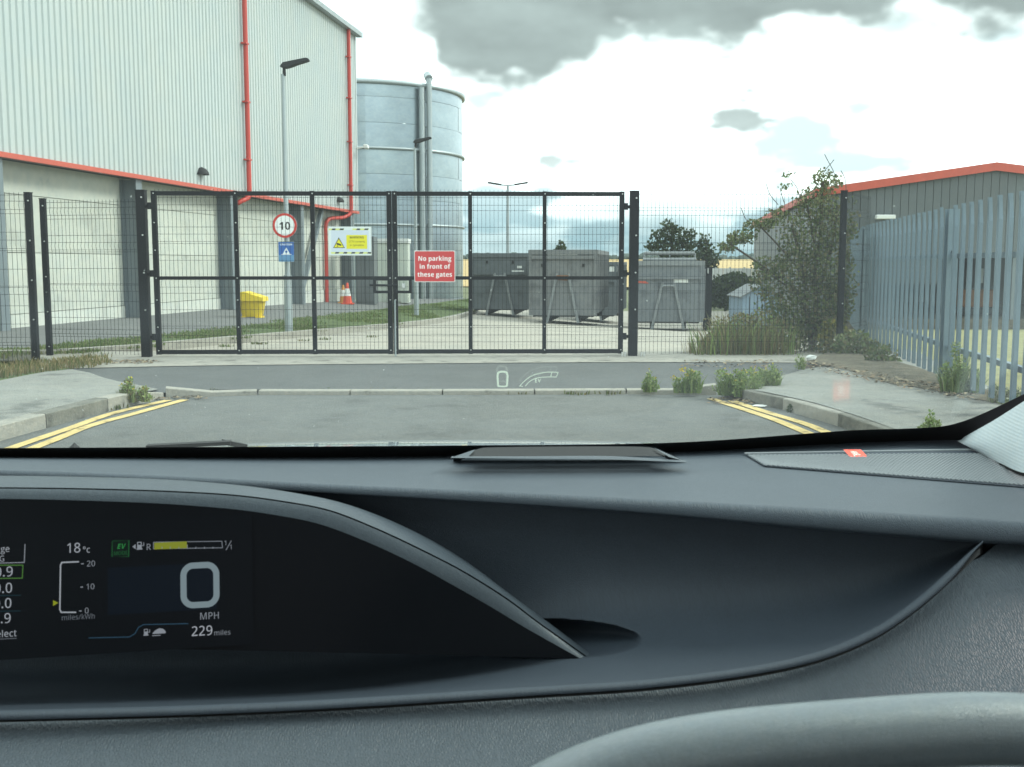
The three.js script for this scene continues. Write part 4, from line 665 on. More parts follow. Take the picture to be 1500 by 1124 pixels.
weed('wide bushy green weed sprouting at the kerb end', 1082, 579, 0.25, 0.15, 700, [...FRESH, [0.17, 0.22, 0.08]], 137, [26, 0]);
weed('leafy green weed on the pavement edge behind the bushy weed', 1118, 566, 0.20, 0.12, 420, [...FRESH, [0.17, 0.22, 0.08]], 140, [20, 0.02], 0.09);
weed('thin small weed in the kerb joint nearest the gate post', 952, 573, 0.19, 0.06, 130, [...FRESH, [0.17, 0.22, 0.08]], 143, [8, 0]);
weed('low sprig at the foot of the kerb near the yellow lines', 1166, 604, 0.09, 0.06, 80, [[0.10, 0.14, 0.06], [0.07, 0.10, 0.05]], 146, null, 0.0);
weed('tall feathery green weed in front of the palisade post', 1408, 576, 0.42, 0.15, 700, [...FRESH, [0.16, 0.19, 0.07]], 149, null, 0.1);
weed('thin grass tuft on the pale pavement near the windscreen edge', 1365, 631, 0.12, 0.045, 70, FRESH, 152, null, 0.1);
weed('low pale flowering weed by the last palisade pales', 1478, 592, 0.14, 0.2, 460, [[0.20, 0.24, 0.12], [0.12, 0.16, 0.07], [0.4, 0.42, 0.3]], 155, null, 0.1);
weed('small sprig at the edge of the crossover by the bramble', 1172, 540, 0.16, 0.05, 60, FRESH, 158, null, 0.07);
{ // dry grass along the left fence foot
  const sp = []; const R = rng(61); for (let i = 0; i < 46; i++) { const u = R(), p = gp(lerp(-60, 150, u), lerp(556, 527, u) + (R() - 0.5) * 14, 0.09); sp.push([p.x, 0.09, p.z, 0.16, lerp(0.14, 0.07, u), 46]); }
  stuff('dry_grass', 'dry straw coloured grass along the mesh fence foot', 'grass', blades(sp, [...DRY, [0.12, 0.15, 0.05]], 161, 0.006), M.leaf);
  const s2 = []; for (let i = 0; i < 900; i++) { const v = R(), a = ge[Math.min(7, Math.floor(v * 8))].clone().lerp(ge[Math.min(8, Math.floor(v * 8) + 1)], v * 8 % 1), b = yk[Math.min(8, Math.floor(v * 8) + 1)].clone(), p = a.lerp(b, R() * 0.96); s2.push([p.x, gh(p.x, p.z) + 0.07, p.z, 0.35, 0.055, 26]); }
  for (let i = 0; i < 300; i++) { const p = V(lerp(-9.5, -5.4, R()), 0, lerp(-13.4, -8, R())); if (p.x < -5.9 - (p.z + 13.2) * 0.15) s2.push([p.x, 0.09, p.z, 0.3, 0.07, 26]); }
  stuff('lawn_grass', 'short mown green grass blades covering the verge', 'grass', blades(s2, [[0.15, 0.215, 0.07], [0.125, 0.185, 0.055], [0.18, 0.22, 0.09], [0.24, 0.235, 0.12]], 162, 0.009), M.leaf);
  const kb = []; for (const [px, py, n] of [[380, 500, 60], [475, 491, 30], [445, 494, 24], [545, 485, 40], [330, 505, 30], [480, 576, 30], [560, 575, 26], [625, 575, 20], [757, 577, 26], [845, 578, 60], [890, 578, 40], [300, 577, 30], [165, 600, 40]]) { const p = gp(px, py, 0); kb.push([p.x, p.z < -14 ? gh(p.x, p.z) : 0.005, p.z, 0.12, 0.05, n]); }
  stuff('kerb_moss', 'small green and brown growth in the kerb joints', 'moss', blades(kb, [...GREEN, ...DRY.slice(1, 3)], 163, 0.007), M.leaf);
}
{ // litter and leaf debris
  const R = rng(77), pos = [], nor = [], uv = [], col = [];
  const bit = (x, y, z, s, c) => { const a = R() * 6.3, p = [V(x, y + R() * 0.01, z), V(x + Math.cos(a + 1.2) * s, y + R() * 0.02, z + Math.sin(a + 1.2) * s), V(x + Math.cos(a) * s, y + R() * 0.02, z + Math.sin(a) * s)]; for (const t of p) { pos.push(t.x, t.y, t.z); nor.push(0, 1, 0); uv.push(0, 0); col.push(...c); } };
  const zones = [[1180, 1430, 530, 575, 520, 0.115], [1040, 1110, 583, 592, 120, 0.006], [215, 300, 578, 586, 120, 0.006], [130, 230, 528, 533, 200, 0.06], [1000, 1140, 528, 538, 160, 0.06]];
  for (const [x0, x1, y0, y1, n, h] of zones) for (let i = 0; i < n; i++) { const u = R(), p = gp(lerp(x0, x1, u), h > 0.1 ? lerp(534, 582, u) + (R() - 0.5) * 14 : lerp(y0, y1, R()), h); const c = [[0.20, 0.135, 0.075], [0.13, 0.095, 0.06], [0.30, 0.24, 0.15], [0.11, 0.09, 0.06]][Math.floor(R() * 4)]; bit(p.x, h, p.z, 0.02 + R() * 0.03, c); }
  const g = new THREE.BufferGeometry(); for (const [k, a, n] of [['position', pos, 3], ['normal', nor, 3], ['uv', uv, 2], ['color', col, 3]]) g.setAttribute(k, new THREE.Float32BufferAttribute(a, n));
  stuff('leaf_litter', 'brown dead leaves scattered along kerb and fence foot', 'litter', g, std({ vertexColors: true, roughness: 1 }));
  const c = gp(1066, 581, 0), cup = thing('litter_carton', 'crushed pink and white carton lying against the kerb', 'litter');
  const cg = new THREE.CylinderGeometry(0.045, 0.035, 0.13, 12, 3, true).rotateZ(1.4).rotateY(0.5), p = cg.attributes.position; for (let i = 0; i < p.count; i++) p.setY(i, p.getY(i) * (0.75 + 0.3 * R())); cg.computeVertexNormals();
  part(cup, 'sleeve', cg.translate(c.x, 0.045, c.z + 0.03), std({ color: lin(0.42, 0.16, 0.15), roughness: 0.8 })); part(cup, 'rim', new THREE.TorusGeometry(0.042, 0.006, 6, 16).rotateY(PI / 2 + 0.5).translate(c.x - 0.055, 0.055, c.z + 0.06), M.white);
  for (const [px, py, h, l] of [[1112, 596, 0.006, 'flat pale scrap of plastic in the gutter'], [1188, 528, 0.115, 'crumpled white plastic bag by the bramble']]) { const q = gp(px, py, h), gg = new THREE.IcosahedronGeometry(0.055, 2), pp = gg.attributes.position; for (let i = 0; i < pp.count; i++) { const k = 0.6 + 0.8 * vnoise(pp.getX(i) * 40, pp.getY(i) * 40, pp.getZ(i) * 40); pp.setXYZ(i, pp.getX(i) * k, pp.getY(i) * k * (h > 0.1 ? 0.55 : 0.15), pp.getZ(i) * k * 0.7); } gg.computeVertexNormals(); single('litter_bag', l, 'litter', gg.translate(q.x, h + (h > 0.1 ? 0.03 : 0.008), q.z), M.white); }
}
// trees behind the yard
function tree(label, px, d, topPy, blobs, n, cols, seed) {
  const u = d / 1600, t = thing('tree', label, 'tree'), base = dp(px, 400, d); base.y = -1.3; const top = dp(px, topPy, d);
  part(t, 'crown', foliage(blobs.map(([x, y, r]) => [dp(x, y, d), r * u, r * u, r * u, Math.round(n * r * r / 400)]), 0.20 * d / 70, cols, seed, { wide: 0.5 }), M.leaf);
  part(t, 'trunk', tube([base, base.clone().lerp(top, 0.5), top.clone().lerp(base, 0.1)], 0.07 * d / 70, 8, 6), M.bark);
  for (const [x, y] of blobs.slice(0, 5)) part(t, 'limb', tube([base.clone().lerp(top, 0.45), dp(x, y, d).lerp(base.clone().lerp(top, 0.6), 0.4), dp(x, y, d)], 0.03 * d / 70, 6, 5), M.bark);
}
tree('dark broad tree rising behind the pale grey container', 985, 68, 322, [[980, 336, 14], [965, 352, 15], [992, 348, 17], [1008, 356, 12], [978, 366, 20], [955, 365, 10], [1005, 372, 16], [1012, 342, 7], [990, 385, 20]], 330, DARKG, 171);
tree('dark tree with drooping edge beside the broad tree', 1035, 66, 340, [[1032, 352, 9], [1030, 368, 14], [1042, 378, 14], [1022, 382, 14], [1038, 392, 14]], 330, DARKG, 172);
tree('small conifer tip showing above the rusty hooked container', 822, 90, 352, [[822, 356, 3], [822, 363, 6], [820, 371, 10], [826, 380, 12], [815, 382, 10]], 500, DARKG, 173);
{ // wood along the horizon
  const R = rng(91), g = []; for (let i = 0; i < 420; i++) { const x = lerp(-520, 720, i / 420) + (R() - 0.5) * 4, s = lerp(3, 7, R() * R()), q = new THREE.IcosahedronGeometry(s, 1), p = q.attributes.position; for (let k = 0; k < p.count; k++) { const f = 0.75 + 0.5 * vnoise(p.getX(k) * 0.7 + i, p.getY(k) * 0.7, p.getZ(k) * 0.7); p.setXYZ(k, p.getX(k) * f, p.getY(k) * f, p.getZ(k) * f); } q.computeVertexNormals(); g.push(q.translate(x, 3.2 + s * 0.35, -1080 - R() * 40)); }
  stuff('distant_wood', 'far dark line of trees along the horizon', 'wood', g, M.farWood);
}

// ---------------------------------------------------------------- the car the picture is taken from
{
  const YAW = Math.atan(0.186), car = thing('car', 'dark dashboard, steering wheel and windscreen of the parked car', 'car');
  car.rotation.y = YAW;                                                     // own axes: x right, y up, -z ahead, origin on the road below the eye
  const cA = V(-Math.sin(YAW), 0, -Math.cos(YAW)), cR = V(Math.cos(YAW), 0, -Math.sin(YAW));
  const loc = (w) => V(w.dot(cR), w.y, -w.dot(cA));
  const cp = (px, py, F) => { const r = ray(px, py), t = F / r.dot(cA); return loc(EYE.clone().addScaledVector(r, t)); };   // F metres ahead in the car's axis
  const onPlane = (px, py, f0, h0, k) => { const r = ray(px, py), a = r.dot(cA); const t = (f0 + k * (EYE.y - h0)) / (a - k * r.y); return loc(EYE.clone().addScaledVector(r, t)); };   // plane F = f0 + k (h - h0)
  const GLF = 1.245, GLH = 0.975, GLK = -1 / 0.56, glass = (px, py, off = 0) => onPlane(px, py, GLF - off, GLH, GLK);
  const RR = rng(202);
  const grainTex = (cell, amp, seed) => { const N = 512, r = rng(seed), n = cell, pts = Array.from({ length: n * n }, () => [r(), r()]); return tex(N, (u, v) => { const x = u * n, y = v * n, xi = Math.floor(x), yi = Math.floor(y); let d1 = 9, d2 = 9; for (let a = -1; a < 2; a++) for (let b = -1; b < 2; b++) { const q = pts[((yi + b + n) % n) * n + (xi + a + n) % n], dd = Math.hypot(xi + a + q[0] - x, yi + b + q[1] - y); if (dd < d1) { d2 = d1; d1 = dd; } else if (dd < d2) d2 = dd; } const k = clamp((d2 - d1) * 2.2) * amp; return [k, k, k]; }, false, 1); };
  const gFine = grainTex(90, 1, 5), gCoarse = grainTex(44, 1, 6);
  const rep = (t, k) => { const c = t.clone(); c.repeat.set(k, k); c.needsUpdate = true; return c; };
  const plastic = (c, rough, bump, k, d) => phy({ map: tinted(c, 0.05, 10, 60, { speck: 0.10, metres: 0.22, seed: 210 + k, hue: 0.01, size: 256 }), roughness: rough, bumpMap: rep(bump, k), bumpScale: d, specularIntensity: 0.8 });
  const Mc = {
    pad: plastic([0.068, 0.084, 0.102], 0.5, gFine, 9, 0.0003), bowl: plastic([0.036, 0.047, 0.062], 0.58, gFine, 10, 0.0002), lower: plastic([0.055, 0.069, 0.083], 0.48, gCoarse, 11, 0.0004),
    hood: plastic([0.052, 0.066, 0.080], 0.42, gFine, 10, 0.00012), gloss: phy({ color: lin(0.004, 0.005, 0.007), roughness: 0.35, specularIntensity: 0.25 }), frit: std({ color: lin(0.004, 0.004, 0.004), roughness: 0.6 }),
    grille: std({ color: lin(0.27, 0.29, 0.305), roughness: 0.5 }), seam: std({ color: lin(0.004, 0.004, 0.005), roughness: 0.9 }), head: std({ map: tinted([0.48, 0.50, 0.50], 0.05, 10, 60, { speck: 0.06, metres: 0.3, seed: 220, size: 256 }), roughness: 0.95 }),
    leather: phy({ map: tinted([0.165, 0.19, 0.208], 0.05, 10, 60, { speck: 0.08, metres: 0.2, seed: 221, size: 256 }), roughness: 0.3, bumpMap: rep(gFine, 14), bumpScale: 0.0001, sheen: 1, sheenColor: lin(0.75, 0.85, 0.88), sheenRoughness: 0.45 }),
    fabric: std({ map: tinted([0.05, 0.05, 0.052], 0.1, 12, 70, { speck: 0.2, metres: 0.3, seed: 222, size: 256 }), roughness: 1 }), paint: phy({ color: lin(0.42, 0.50, 0.56), roughness: 0.3, clearcoat: 1, clearcoatRoughness: 0.04 }),
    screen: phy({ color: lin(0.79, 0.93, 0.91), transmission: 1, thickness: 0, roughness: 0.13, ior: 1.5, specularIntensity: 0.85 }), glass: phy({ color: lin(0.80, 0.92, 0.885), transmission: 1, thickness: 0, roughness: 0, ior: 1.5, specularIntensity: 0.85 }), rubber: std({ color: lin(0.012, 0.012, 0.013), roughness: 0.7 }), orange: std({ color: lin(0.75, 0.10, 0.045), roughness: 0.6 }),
  };
  // --- lines of the dashboard read from the photograph (column -> row)
  const X0 = -760, X1 = 1760;
  const yBase = curve([[-760, 668], [0, 668], [300, 668], [640, 667], [1000, 662], [1250, 646], [1410, 642], [1760, 640]]);
  const yLip = curve([[-760, 668], [0, 688], [250, 697], [500, 710], [757, 721], [1050, 736], [1250, 747], [1500, 764], [1760, 790]]), fLip = curve([[-760, 1.10], [0, 1.09], [430, 1.075], [950, 1.01], [1250, 0.945], [1500, 0.88], [1760, 0.82]]);
  const yLipB = curve([[-760, 682], [0, 702], [250, 711], [500, 724], [757, 740], [950, 754], [1225, 780], [1441, 798], [1500, 801], [1760, 826]]);
  const yEdge = curve([[-760, 1062], [0, 1049], [400, 1037], [800, 1013], [950, 1003], [1100, 984], [1200, 962], [1280, 929], [1340, 889], [1390, 846], [1425, 812], [1441, 798]]), fEdge = curve([[-760, 0.87], [0, 0.855], [400, 0.85], [800, 0.845], [1100, 0.84], [1250, 0.85], [1350, 0.865], [1441, 0.885]]);
  const cols = (a, b, n) => (u) => lerp(a, b, u);
  // top pad with its rolled front lip
  {
    const nv = 26, f = (u, v) => {
      const px = lerp(X0, X1, u), A = cp(px, yBase(px) - 3, 1.262), Bp = cp(px, yLip(px), fLip(px)), q = v * nv;
      if (q <= 14) { const t = q / 14, p = A.clone().lerp(Bp, t); p.y += 0.003 * Math.sin(t * PI); return p; }
      const t = (q - 14) / 12, a = t * PI * 0.78, dy = yLipB(px) - yLip(px), r = dy / 1600 * fLip(px) * 0.62, e = cp(px, yLip(px), fLip(px));
      return V(e.x, e.y - r * (1 - Math.cos(a)), e.z + r * 0.9 * Math.sin(a) - Math.max(0, t - 0.85) * 0.05);
    };
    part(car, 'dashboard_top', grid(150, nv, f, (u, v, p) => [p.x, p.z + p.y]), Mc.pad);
  }
  // hollow tray behind and beside the instruments, with the oval pocket at the end of the display hood
  const bowlF = (px, y) => { const yt = yLipB(px) - 4, yb = yEdge(px) - 4, s = clamp((y - yt) / Math.max(yb - yt, 1)), ft = fLip(px) + 0.03, fb = fEdge(px) + 0.013; return lerp(ft, fb, Math.pow(s, lerp(14, 3.6, sstep(380, 900, px)))); };
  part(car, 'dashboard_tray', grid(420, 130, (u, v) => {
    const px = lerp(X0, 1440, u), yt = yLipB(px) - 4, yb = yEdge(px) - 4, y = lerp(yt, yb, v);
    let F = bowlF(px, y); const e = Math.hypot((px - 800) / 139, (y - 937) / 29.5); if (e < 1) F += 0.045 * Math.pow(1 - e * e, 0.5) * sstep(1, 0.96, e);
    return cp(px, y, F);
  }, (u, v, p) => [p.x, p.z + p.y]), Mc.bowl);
  part(car, 'tray_rim', grid(260, 10, (u, v) => {                            // rounded front rim
    const px = lerp(X0, 1440, u), a = lerp(-0.55, 0.55, v) * PI, c = cp(px, yEdge(px) - 6, fEdge(px)), r = 0.0029 * sstep(1445, 1380, px) + 0.0006;
    return V(c.x, c.y - r + r * Math.cos(a) * 1.2, c.z + r * Math.sin(a) * 1.6);
  }, (u, v, p) => [p.x, p.z + p.y]), Mc.bowl);
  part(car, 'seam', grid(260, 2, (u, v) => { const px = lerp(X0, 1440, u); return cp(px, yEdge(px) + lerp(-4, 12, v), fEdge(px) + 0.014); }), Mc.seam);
  part(car, 'rim_groove_shade', grid(260, 2, (u, v) => { const px = lerp(X0, 1436, u); return cp(px, yEdge(px) + lerp(0.5, 9.5, v), fEdge(px) - lerp(0.0, 0.004, v)); }), Mc.rubber);  // flush dark strip: the groove's shade under the rim, put in as colour
  // lower panel towards the driver, grained
  const yG = (px) => px <= 1425 ? yEdge(px) + 8.5 : lerp(yEdge(1425) + 8.5, yLipB(px) - 8, sstep(1425, 1475, px)), fP = curve([[-760, 0.905], [0, 0.894], [400, 0.878], [800, 0.863], [1100, 0.845], [1250, 0.832], [1350, 0.816], [1441, 0.797], [1500, 0.785], [1760, 0.74]]);
  part(car, 'lower_dash_panel', grid(240, 60, (u, v) => { const px = lerp(X0, X1, u), y = lerp(yG(px), 1330, v); return cp(px, y, fP(px) - 0.00052 * (y - 1000) - 0.0000004 * Math.max(0, y - 1000) ** 2); }, (u, v, p) => [p.x, p.z + p.y]), Mc.lower);
  part(car, 'dash_core', grid(40, 8, (u, v) => { const px = lerp(1360, X1, u); return cp(px, lerp(yLipB(px) - 10, 900, v), fLip(px) + 0.04); }, (u, v, p) => [p.x, p.y]), Mc.lower);
  // --- instrument hood: rear edge, seam, front edge
  const h0 = [[-560, 760], [-450, 725], [-300, 705], [-150, 698], [0, 697], [130, 699], [249, 703], [356, 711.6], [430, 722], [500, 736.5], [573, 763], [647, 800], [702, 836], [760, 881], [797, 908], [872, 965]];
  const h1 = [[-552, 775], [-440, 738], [-295, 720], [-150, 714], [0, 714], [125, 715.5], [243, 719], [345, 725], [415, 734], [482, 747], [552, 774], [620, 806], [678, 836], [745, 878], [786, 909], [866, 966]];
  const h2 = [[-540, 800], [-425, 760], [-288, 740], [-148, 734], [0, 733], [121, 735.5], [236, 740], [335, 747.5], [402, 756.5], [468, 770], [535, 795], [598, 824], [652, 853], [722, 893], [768, 921], [848, 966]];
  const hoodF = curve([[-560, 0.99], [0, 1.0], [400, 1.0], [700, 0.985], [872, 0.962]]);
  const hoodLine = (pts, df) => new THREE.CatmullRomCurve3(pts.map(([x, y]) => cp(x, y, hoodF(x) + df)), false, 'centripetal');
  const L0 = hoodLine(h0, 0.055), L1 = hoodLine(h1, 0.004), L1b = hoodLine(h1.map(([x, y]) => [x - 1, y + 2]), 0.002), L2 = hoodLine(h2, -0.004), L3 = hoodLine(h2.map(([x, y]) => [x - 2, y + 3]), 0.03);
  const strip = (A, B, n, bulge = 0) => grid(160, n, (u, v) => { const p = A.getPoint(u).lerp(B.getPoint(u), v); p.y += bulge * Math.sin(v * PI); return p; }, (u, v, p) => [p.x, p.z + p.y]);
  const hood = part(car, 'instrument_hood', [strip(L0, L1, 8, 0.003), strip(L2, L3, 3)], Mc.hood);
  part(hood, 'hood_trim', strip(L1b, L2, 8, 0.0015), Mc.hood); part(hood, 'hood_seam', strip(L1, L1b, 1).translate(0, -0.001, -0.003), Mc.seam);
  part(hood, 'hood_back', strip(hoodLine(h0, 0.056), new THREE.CatmullRomCurve3(h0.map(([x, y]) => cp(x, Math.max(y + 4, 905 + 0.06 * x), 1.02)), false, 'centripetal'), 4), Mc.hood);
  // black instrument face under the hood
  const FF = 0.965, FH = 0.87, FK = 0.2, inFace = (px, py) => onPlane(px, py, FF, FH, FK);
  {
    const bot = curve([[-560, 940], [0, 947], [480, 956], [848, 965.5], [900, 966]]), tc = curve(h2);
    part(car, 'instrument_face', grid(140, 12, (u, v) => { const px = lerp(-539, 848, u); return inFace(px, lerp(Math.min(tc(px) - 2, bot(px) - 0.5), bot(px), v)); }, (u, v, p) => [p.x, p.y]), Mc.gloss);
  }
  { // the lit display: a flat screen just proud of the face
    const A = inFace(-160, 775), Bq = inFace(372, 944), P0 = V(A.x, A.y, A.z), w = Bq.x - A.x, up = V(0, 1, -FK), hgt = A.y - Bq.y, CW = 1536, CH = Math.round(CW * hgt / w);
    const to = (px, py) => { const p = inFace(px, py); return [(p.x - A.x) / w * CW, (A.y - p.y) / hgt * CH]; }, S = CW / (372 + 160);
    const draw = (x) => {
      x.fillStyle = '#010203'; x.fillRect(0, 0, CW, CH);
      const T = (s, px, py, size, col = '#a9b0b8', al = 'left', bold = '') => { const [a, b] = to(px, py); x.fillStyle = col; x.textAlign = al; x.font = `${bold}${size * S}px sans-serif`; x.fillText(s, a, b); };
      const Ln = (pts, col, lw) => { x.strokeStyle = col; x.lineWidth = lw * S; x.lineJoin = 'round'; x.beginPath(); pts.forEach((p, i) => { const q = to(...p); i ? x.lineTo(...q) : x.moveTo(...q); }); x.stroke(); };
      T('18', 97, 810, 20); T('°c', 121, 810, 13); T('20', 127, 830, 12, '#8f969e'); T('10', 126, 864, 12, '#8f969e'); T('0', 124, 899, 12, '#8f969e'); T('miles/kWh', 90, 909, 10.5, '#6f767e');
      Ln([[116, 823], [91, 824], [89, 828], [88, 893], [90, 897], [112, 897]], '#a5abb2', 2.2); for (const [a, b] of [[119, 826], [118, 860], [116, 895]]) Ln([[a, b], [a + 4, b]], '#8f969e', 1.6);
      { const [a, b] = to(78, 879), [c, d] = to(86, 883), [e, f] = to(78, 888); x.fillStyle = '#8f9a20'; x.beginPath(); x.moveTo(a, b); x.lineTo(c, d); x.lineTo(e, f); x.fill(); }
      T('ge', 1, 809, 13); T('G', -1, 823, 12); Ln([[37, 797], [36, 824], [-40, 826]], '#8f969e', 1.4); Ln([[-40, 828], [34, 828], [33, 847], [-40, 848]], '#4b7a34', 1.6);
      T('0.9', 20, 844, 20, '#a9b0b8', 'right'); T('0.0', 19, 868, 20, '#a9b0b8', 'right'); T('0.0', 18, 890, 20, '#a9b0b8', 'right'); T('.9', 17, 912, 20, '#a9b0b8', 'right'); T('elect', 25, 932, 14, '#a9b0b8', 'right'); Ln([[-40, 938], [25, 935]], '#6f767e', 1);
      for (const y of [872, 895]) Ln([[-40, y + 1], [31, y]], '#16333b', 1.3);
      { const [a, b] = to(158, 832), [c, d] = to(318, 892); x.fillStyle = '#030b15'; x.fillRect(a, b, c - a, d - b); }
      Ln([[165, 793], [189, 792.5], [188.5, 815], [164.5, 815], [165, 793]], '#1c5a2c', 1.8); { const [a, b] = to(165, 793), [c, d] = to(188, 815); x.fillStyle = '#05180b'; x.fillRect(a, b, c - a, d - b); } T('EV', 177, 804, 10.5, '#2f8a44', 'center', 'italic bold '); T('MODE', 177, 813, 7.5, '#1f6a34', 'center');
      { const [a, b] = to(194, 801), [c, d] = to(199, 797), [e, f] = to(199, 805); x.fillStyle = '#8f969e'; x.beginPath(); x.moveTo(a, b); x.lineTo(c, d); x.lineTo(e, f); x.fill(); }
      const pump = (px, py, k) => { const [a, b] = to(px, py), s = S * k; x.fillStyle = '#8f969e'; x.fillRect(a, b, 7 * s, 11 * s); x.fillRect(a - s, b + 10 * s, 9 * s, 2 * s); x.fillStyle = '#010203'; x.fillRect(a + 1.5 * s, b + 1.5 * s, 4 * s, 3 * s); x.strokeStyle = '#8f969e'; x.lineWidth = 1.2 * s; x.beginPath(); x.moveTo(a + 7 * s, b + 6 * s); x.lineTo(a + 10 * s, b + 6 * s); x.lineTo(a + 10 * s, b + 1 * s); x.stroke(); };
      pump(201, 794, 1.0); T('R', 214, 806, 13, '#8f969e'); Ln([[225, 794.5], [325, 793], [326, 802.5], [225, 804], [225, 794.5]], '#7d848c', 1.3); { const [a, b] = to(226, 795.3), [c, d] = to(274, 803); x.fillStyle = '#87902a'; x.fillRect(a, b, c - a, d - b); } for (const q of [237.5, 249.5, 262, 274.5, 287, 299.5, 312]) Ln([[q, q === 274.5 ? 798 : 801], [q, 804]], '#8f969e', 1.1);
      T('1', 328, 799, 10, '#8f969e'); T('1', 336, 805, 10, '#8f969e'); Ln([[331, 806], [339, 792]], '#8f969e', 1.1);
      { const [a, b] = to(264, 825), [c, d] = to(322, 889), t = 9.5 * S; x.strokeStyle = '#7f9096'; x.lineWidth = t; x.beginPath(); x.roundRect(a + t / 2, b + t / 2, c - a - t, d - b - t, 15 * S); x.stroke(); }
      T('MPH', 322, 906, 14.5, '#8d949c', 'right'); T('229', 312, 930, 20, '#b2b8c0', 'right'); T('miles', 313, 931, 11, '#8d949c'); Ln([[130, 934.5], [190, 933], [198, 928], [203, 919], [210, 915], [276, 913.5]], '#28485c', 1.5);
      pump(211, 921.5, 0.85); { const [a, b] = to(223, 921), s = S * 0.9; x.fillStyle = '#8f969e'; x.beginPath(); x.moveTo(a, b + 9 * s); x.quadraticCurveTo(a + 4 * s, b + 2 * s, a + 12 * s, b); x.quadraticCurveTo(a + 20 * s, b, a + 23 * s, b + 7 * s); x.lineTo(a + 22 * s, b + 9 * s); x.fill(); x.fillRect(a, b + 11 * s, 14 * s, 1.4 * s); }
    };
    const map = canvasTex(CW, CH, draw), g = new THREE.BufferGeometry(), nrm = V(0, FK, 1).normalize().multiplyScalar(0.0016);
    const Bl = V(A.x, A.y - hgt, A.z + FK * hgt), pts = [[A.x, A.y, A.z, 0, 1], [A.x + w, A.y, A.z, 1, 1], [A.x + w, Bl.y, Bl.z, 1, 0], [A.x, Bl.y, Bl.z, 0, 0]];
    g.setAttribute('position', new THREE.Float32BufferAttribute(pts.flatMap((p) => [p[0] + nrm.x, p[1] + nrm.y, p[2] + nrm.z]), 3)); g.setAttribute('uv', new THREE.Float32BufferAttribute(pts.flatMap((p) => p.slice(3)), 2)); g.setIndex([0, 3, 2, 0, 2, 1]); g.computeVertexNormals();
    part(car, 'display_screen', g, phy({ color: lin(0.004, 0.005, 0.007), roughness: 0.35, specularIntensity: 0.25, emissive: lin(1, 1, 1), emissiveMap: map, emissiveIntensity: 0.42 }));
  }
  // --- head-up display: its slot in the pad and the figures in the windscreen
  {
    const P = (px, py, F) => cp(px, py, F), up = [[664, 669], [694, 659], [703, 655.5], [720, 654.5], [940, 653.5], [958, 655], [975, 662], [1004, 676]], n = 60;
    const ridge = new THREE.CatmullRomCurve3(up.map(([x, y]) => P(x, y, 1.17)), false, 'centripetal'), foot = new THREE.CatmullRomCurve3(up.map(([x], i) => P(x, lerp(671, 677, (x - 664) / 340), 1.125)), false, 'centripetal');
    const outer = new THREE.CatmullRomCurve3(up.map(([x, y]) => P(x, Math.max(y + 9, 666), 1.20)), false, 'centripetal');
    part(car, 'projector_surround', [strip(ridge, outer, 3)], Mc.hood);
    part(car, 'projector_slot', strip(new THREE.CatmullRomCurve3([[694, 660], [706, 656.6], [722, 655.6], [940, 654.8], [956, 656.5], [972, 664]].map(([x, y]) => P(x, y, 1.165)), false, 'centripetal'), new THREE.CatmullRomCurve3([[686, 669], [706, 669], [722, 669], [940, 668.5], [956, 668.5], [976, 669]].map(([x, y]) => P(x, y, 1.14)), false, 'centripetal'), 4), Mc.rubber);
    for (const [k, q] of [[0, [[664, 669.5], [696, 658.5], [686, 669.5]]], [1, [[1004, 676], [958, 656], [980, 669.5]]]]) { const g = new THREE.BufferGeometry(), v = q.map(([x, y], i) => P(x, y, i === 1 ? 1.16 : 1.13)); g.setAttribute('position', new THREE.Float32BufferAttribute(v.flatMap((p) => p.toArray()), 3)); g.setAttribute('uv', new THREE.Float32BufferAttribute([0, 0, 0, 0, 0, 0], 2)); g.computeVertexNormals(); part(car, 'projector_cheek', g, Mc.hood); }
    part(car, 'projector_lip', strip(new THREE.CatmullRomCurve3([[664, 669.5], [760, 668.8], [900, 668.5], [1003, 675]].map(([x, y]) => P(x, y, 1.135)), false, 'centripetal'), new THREE.CatmullRomCurve3([[660, 671], [760, 672], [900, 673.5], [1006, 677.5]].map(([x, y]) => P(x, y, 1.118)), false, 'centripetal'), 3, 0.001), Mc.hood);
    const hud = std({ color: lin(0.02, 0.02, 0.02), roughness: 1, emissive: lin(0.50, 0.66, 0.54), emissiveIntensity: 0.62 }), q = (px, py) => glass(px, py, 0.006);
    const line = (pts, r, closed) => { const c = new THREE.CatmullRomCurve3(pts.map((p) => q(...p)), closed, 'centripetal'); return new THREE.TubeGeometry(c, 40, r, 5, closed); };
    const hd = part(car, 'head_up_display', [line([[729.5, 565.5], [729, 556], [729, 549], [731, 545.5], [736, 544.5], [741, 545.5], [743.3, 549], [743.3, 556], [742.6, 565.5]], 0.00095), line([[729.5, 566], [736, 566.4], [742.6, 566]], 0.0007)], hud);
    const thin = 0.00034; part(hd, 'power_gauge', [line([[761, 566], [770, 557], [782, 549.5], [800, 545.6], [817.5, 545.6]], thin), line([[769.5, 566], [776, 559], [786, 554], [800, 552.4], [815, 552.4]], thin), line([[817.5, 545.6], [816.4, 549], [815, 552.4]], thin), line([[808.5, 545.6], [807.5, 549], [806.5, 552.4]], thin), line([[762, 565.5], [765.5, 566.5]], thin), line([[784.2, 560], [784.2, 555.2]], thin), line([[784.2, 555.2], [786.6, 555.2]], thin), line([[784.2, 557.6], [786.4, 557.6]], thin), line([[784.2, 560], [786.6, 560]], thin), line([[788.4, 555.2], [790, 560]], thin), line([[790, 560], [791.8, 555.2]], thin)], hud);
  }
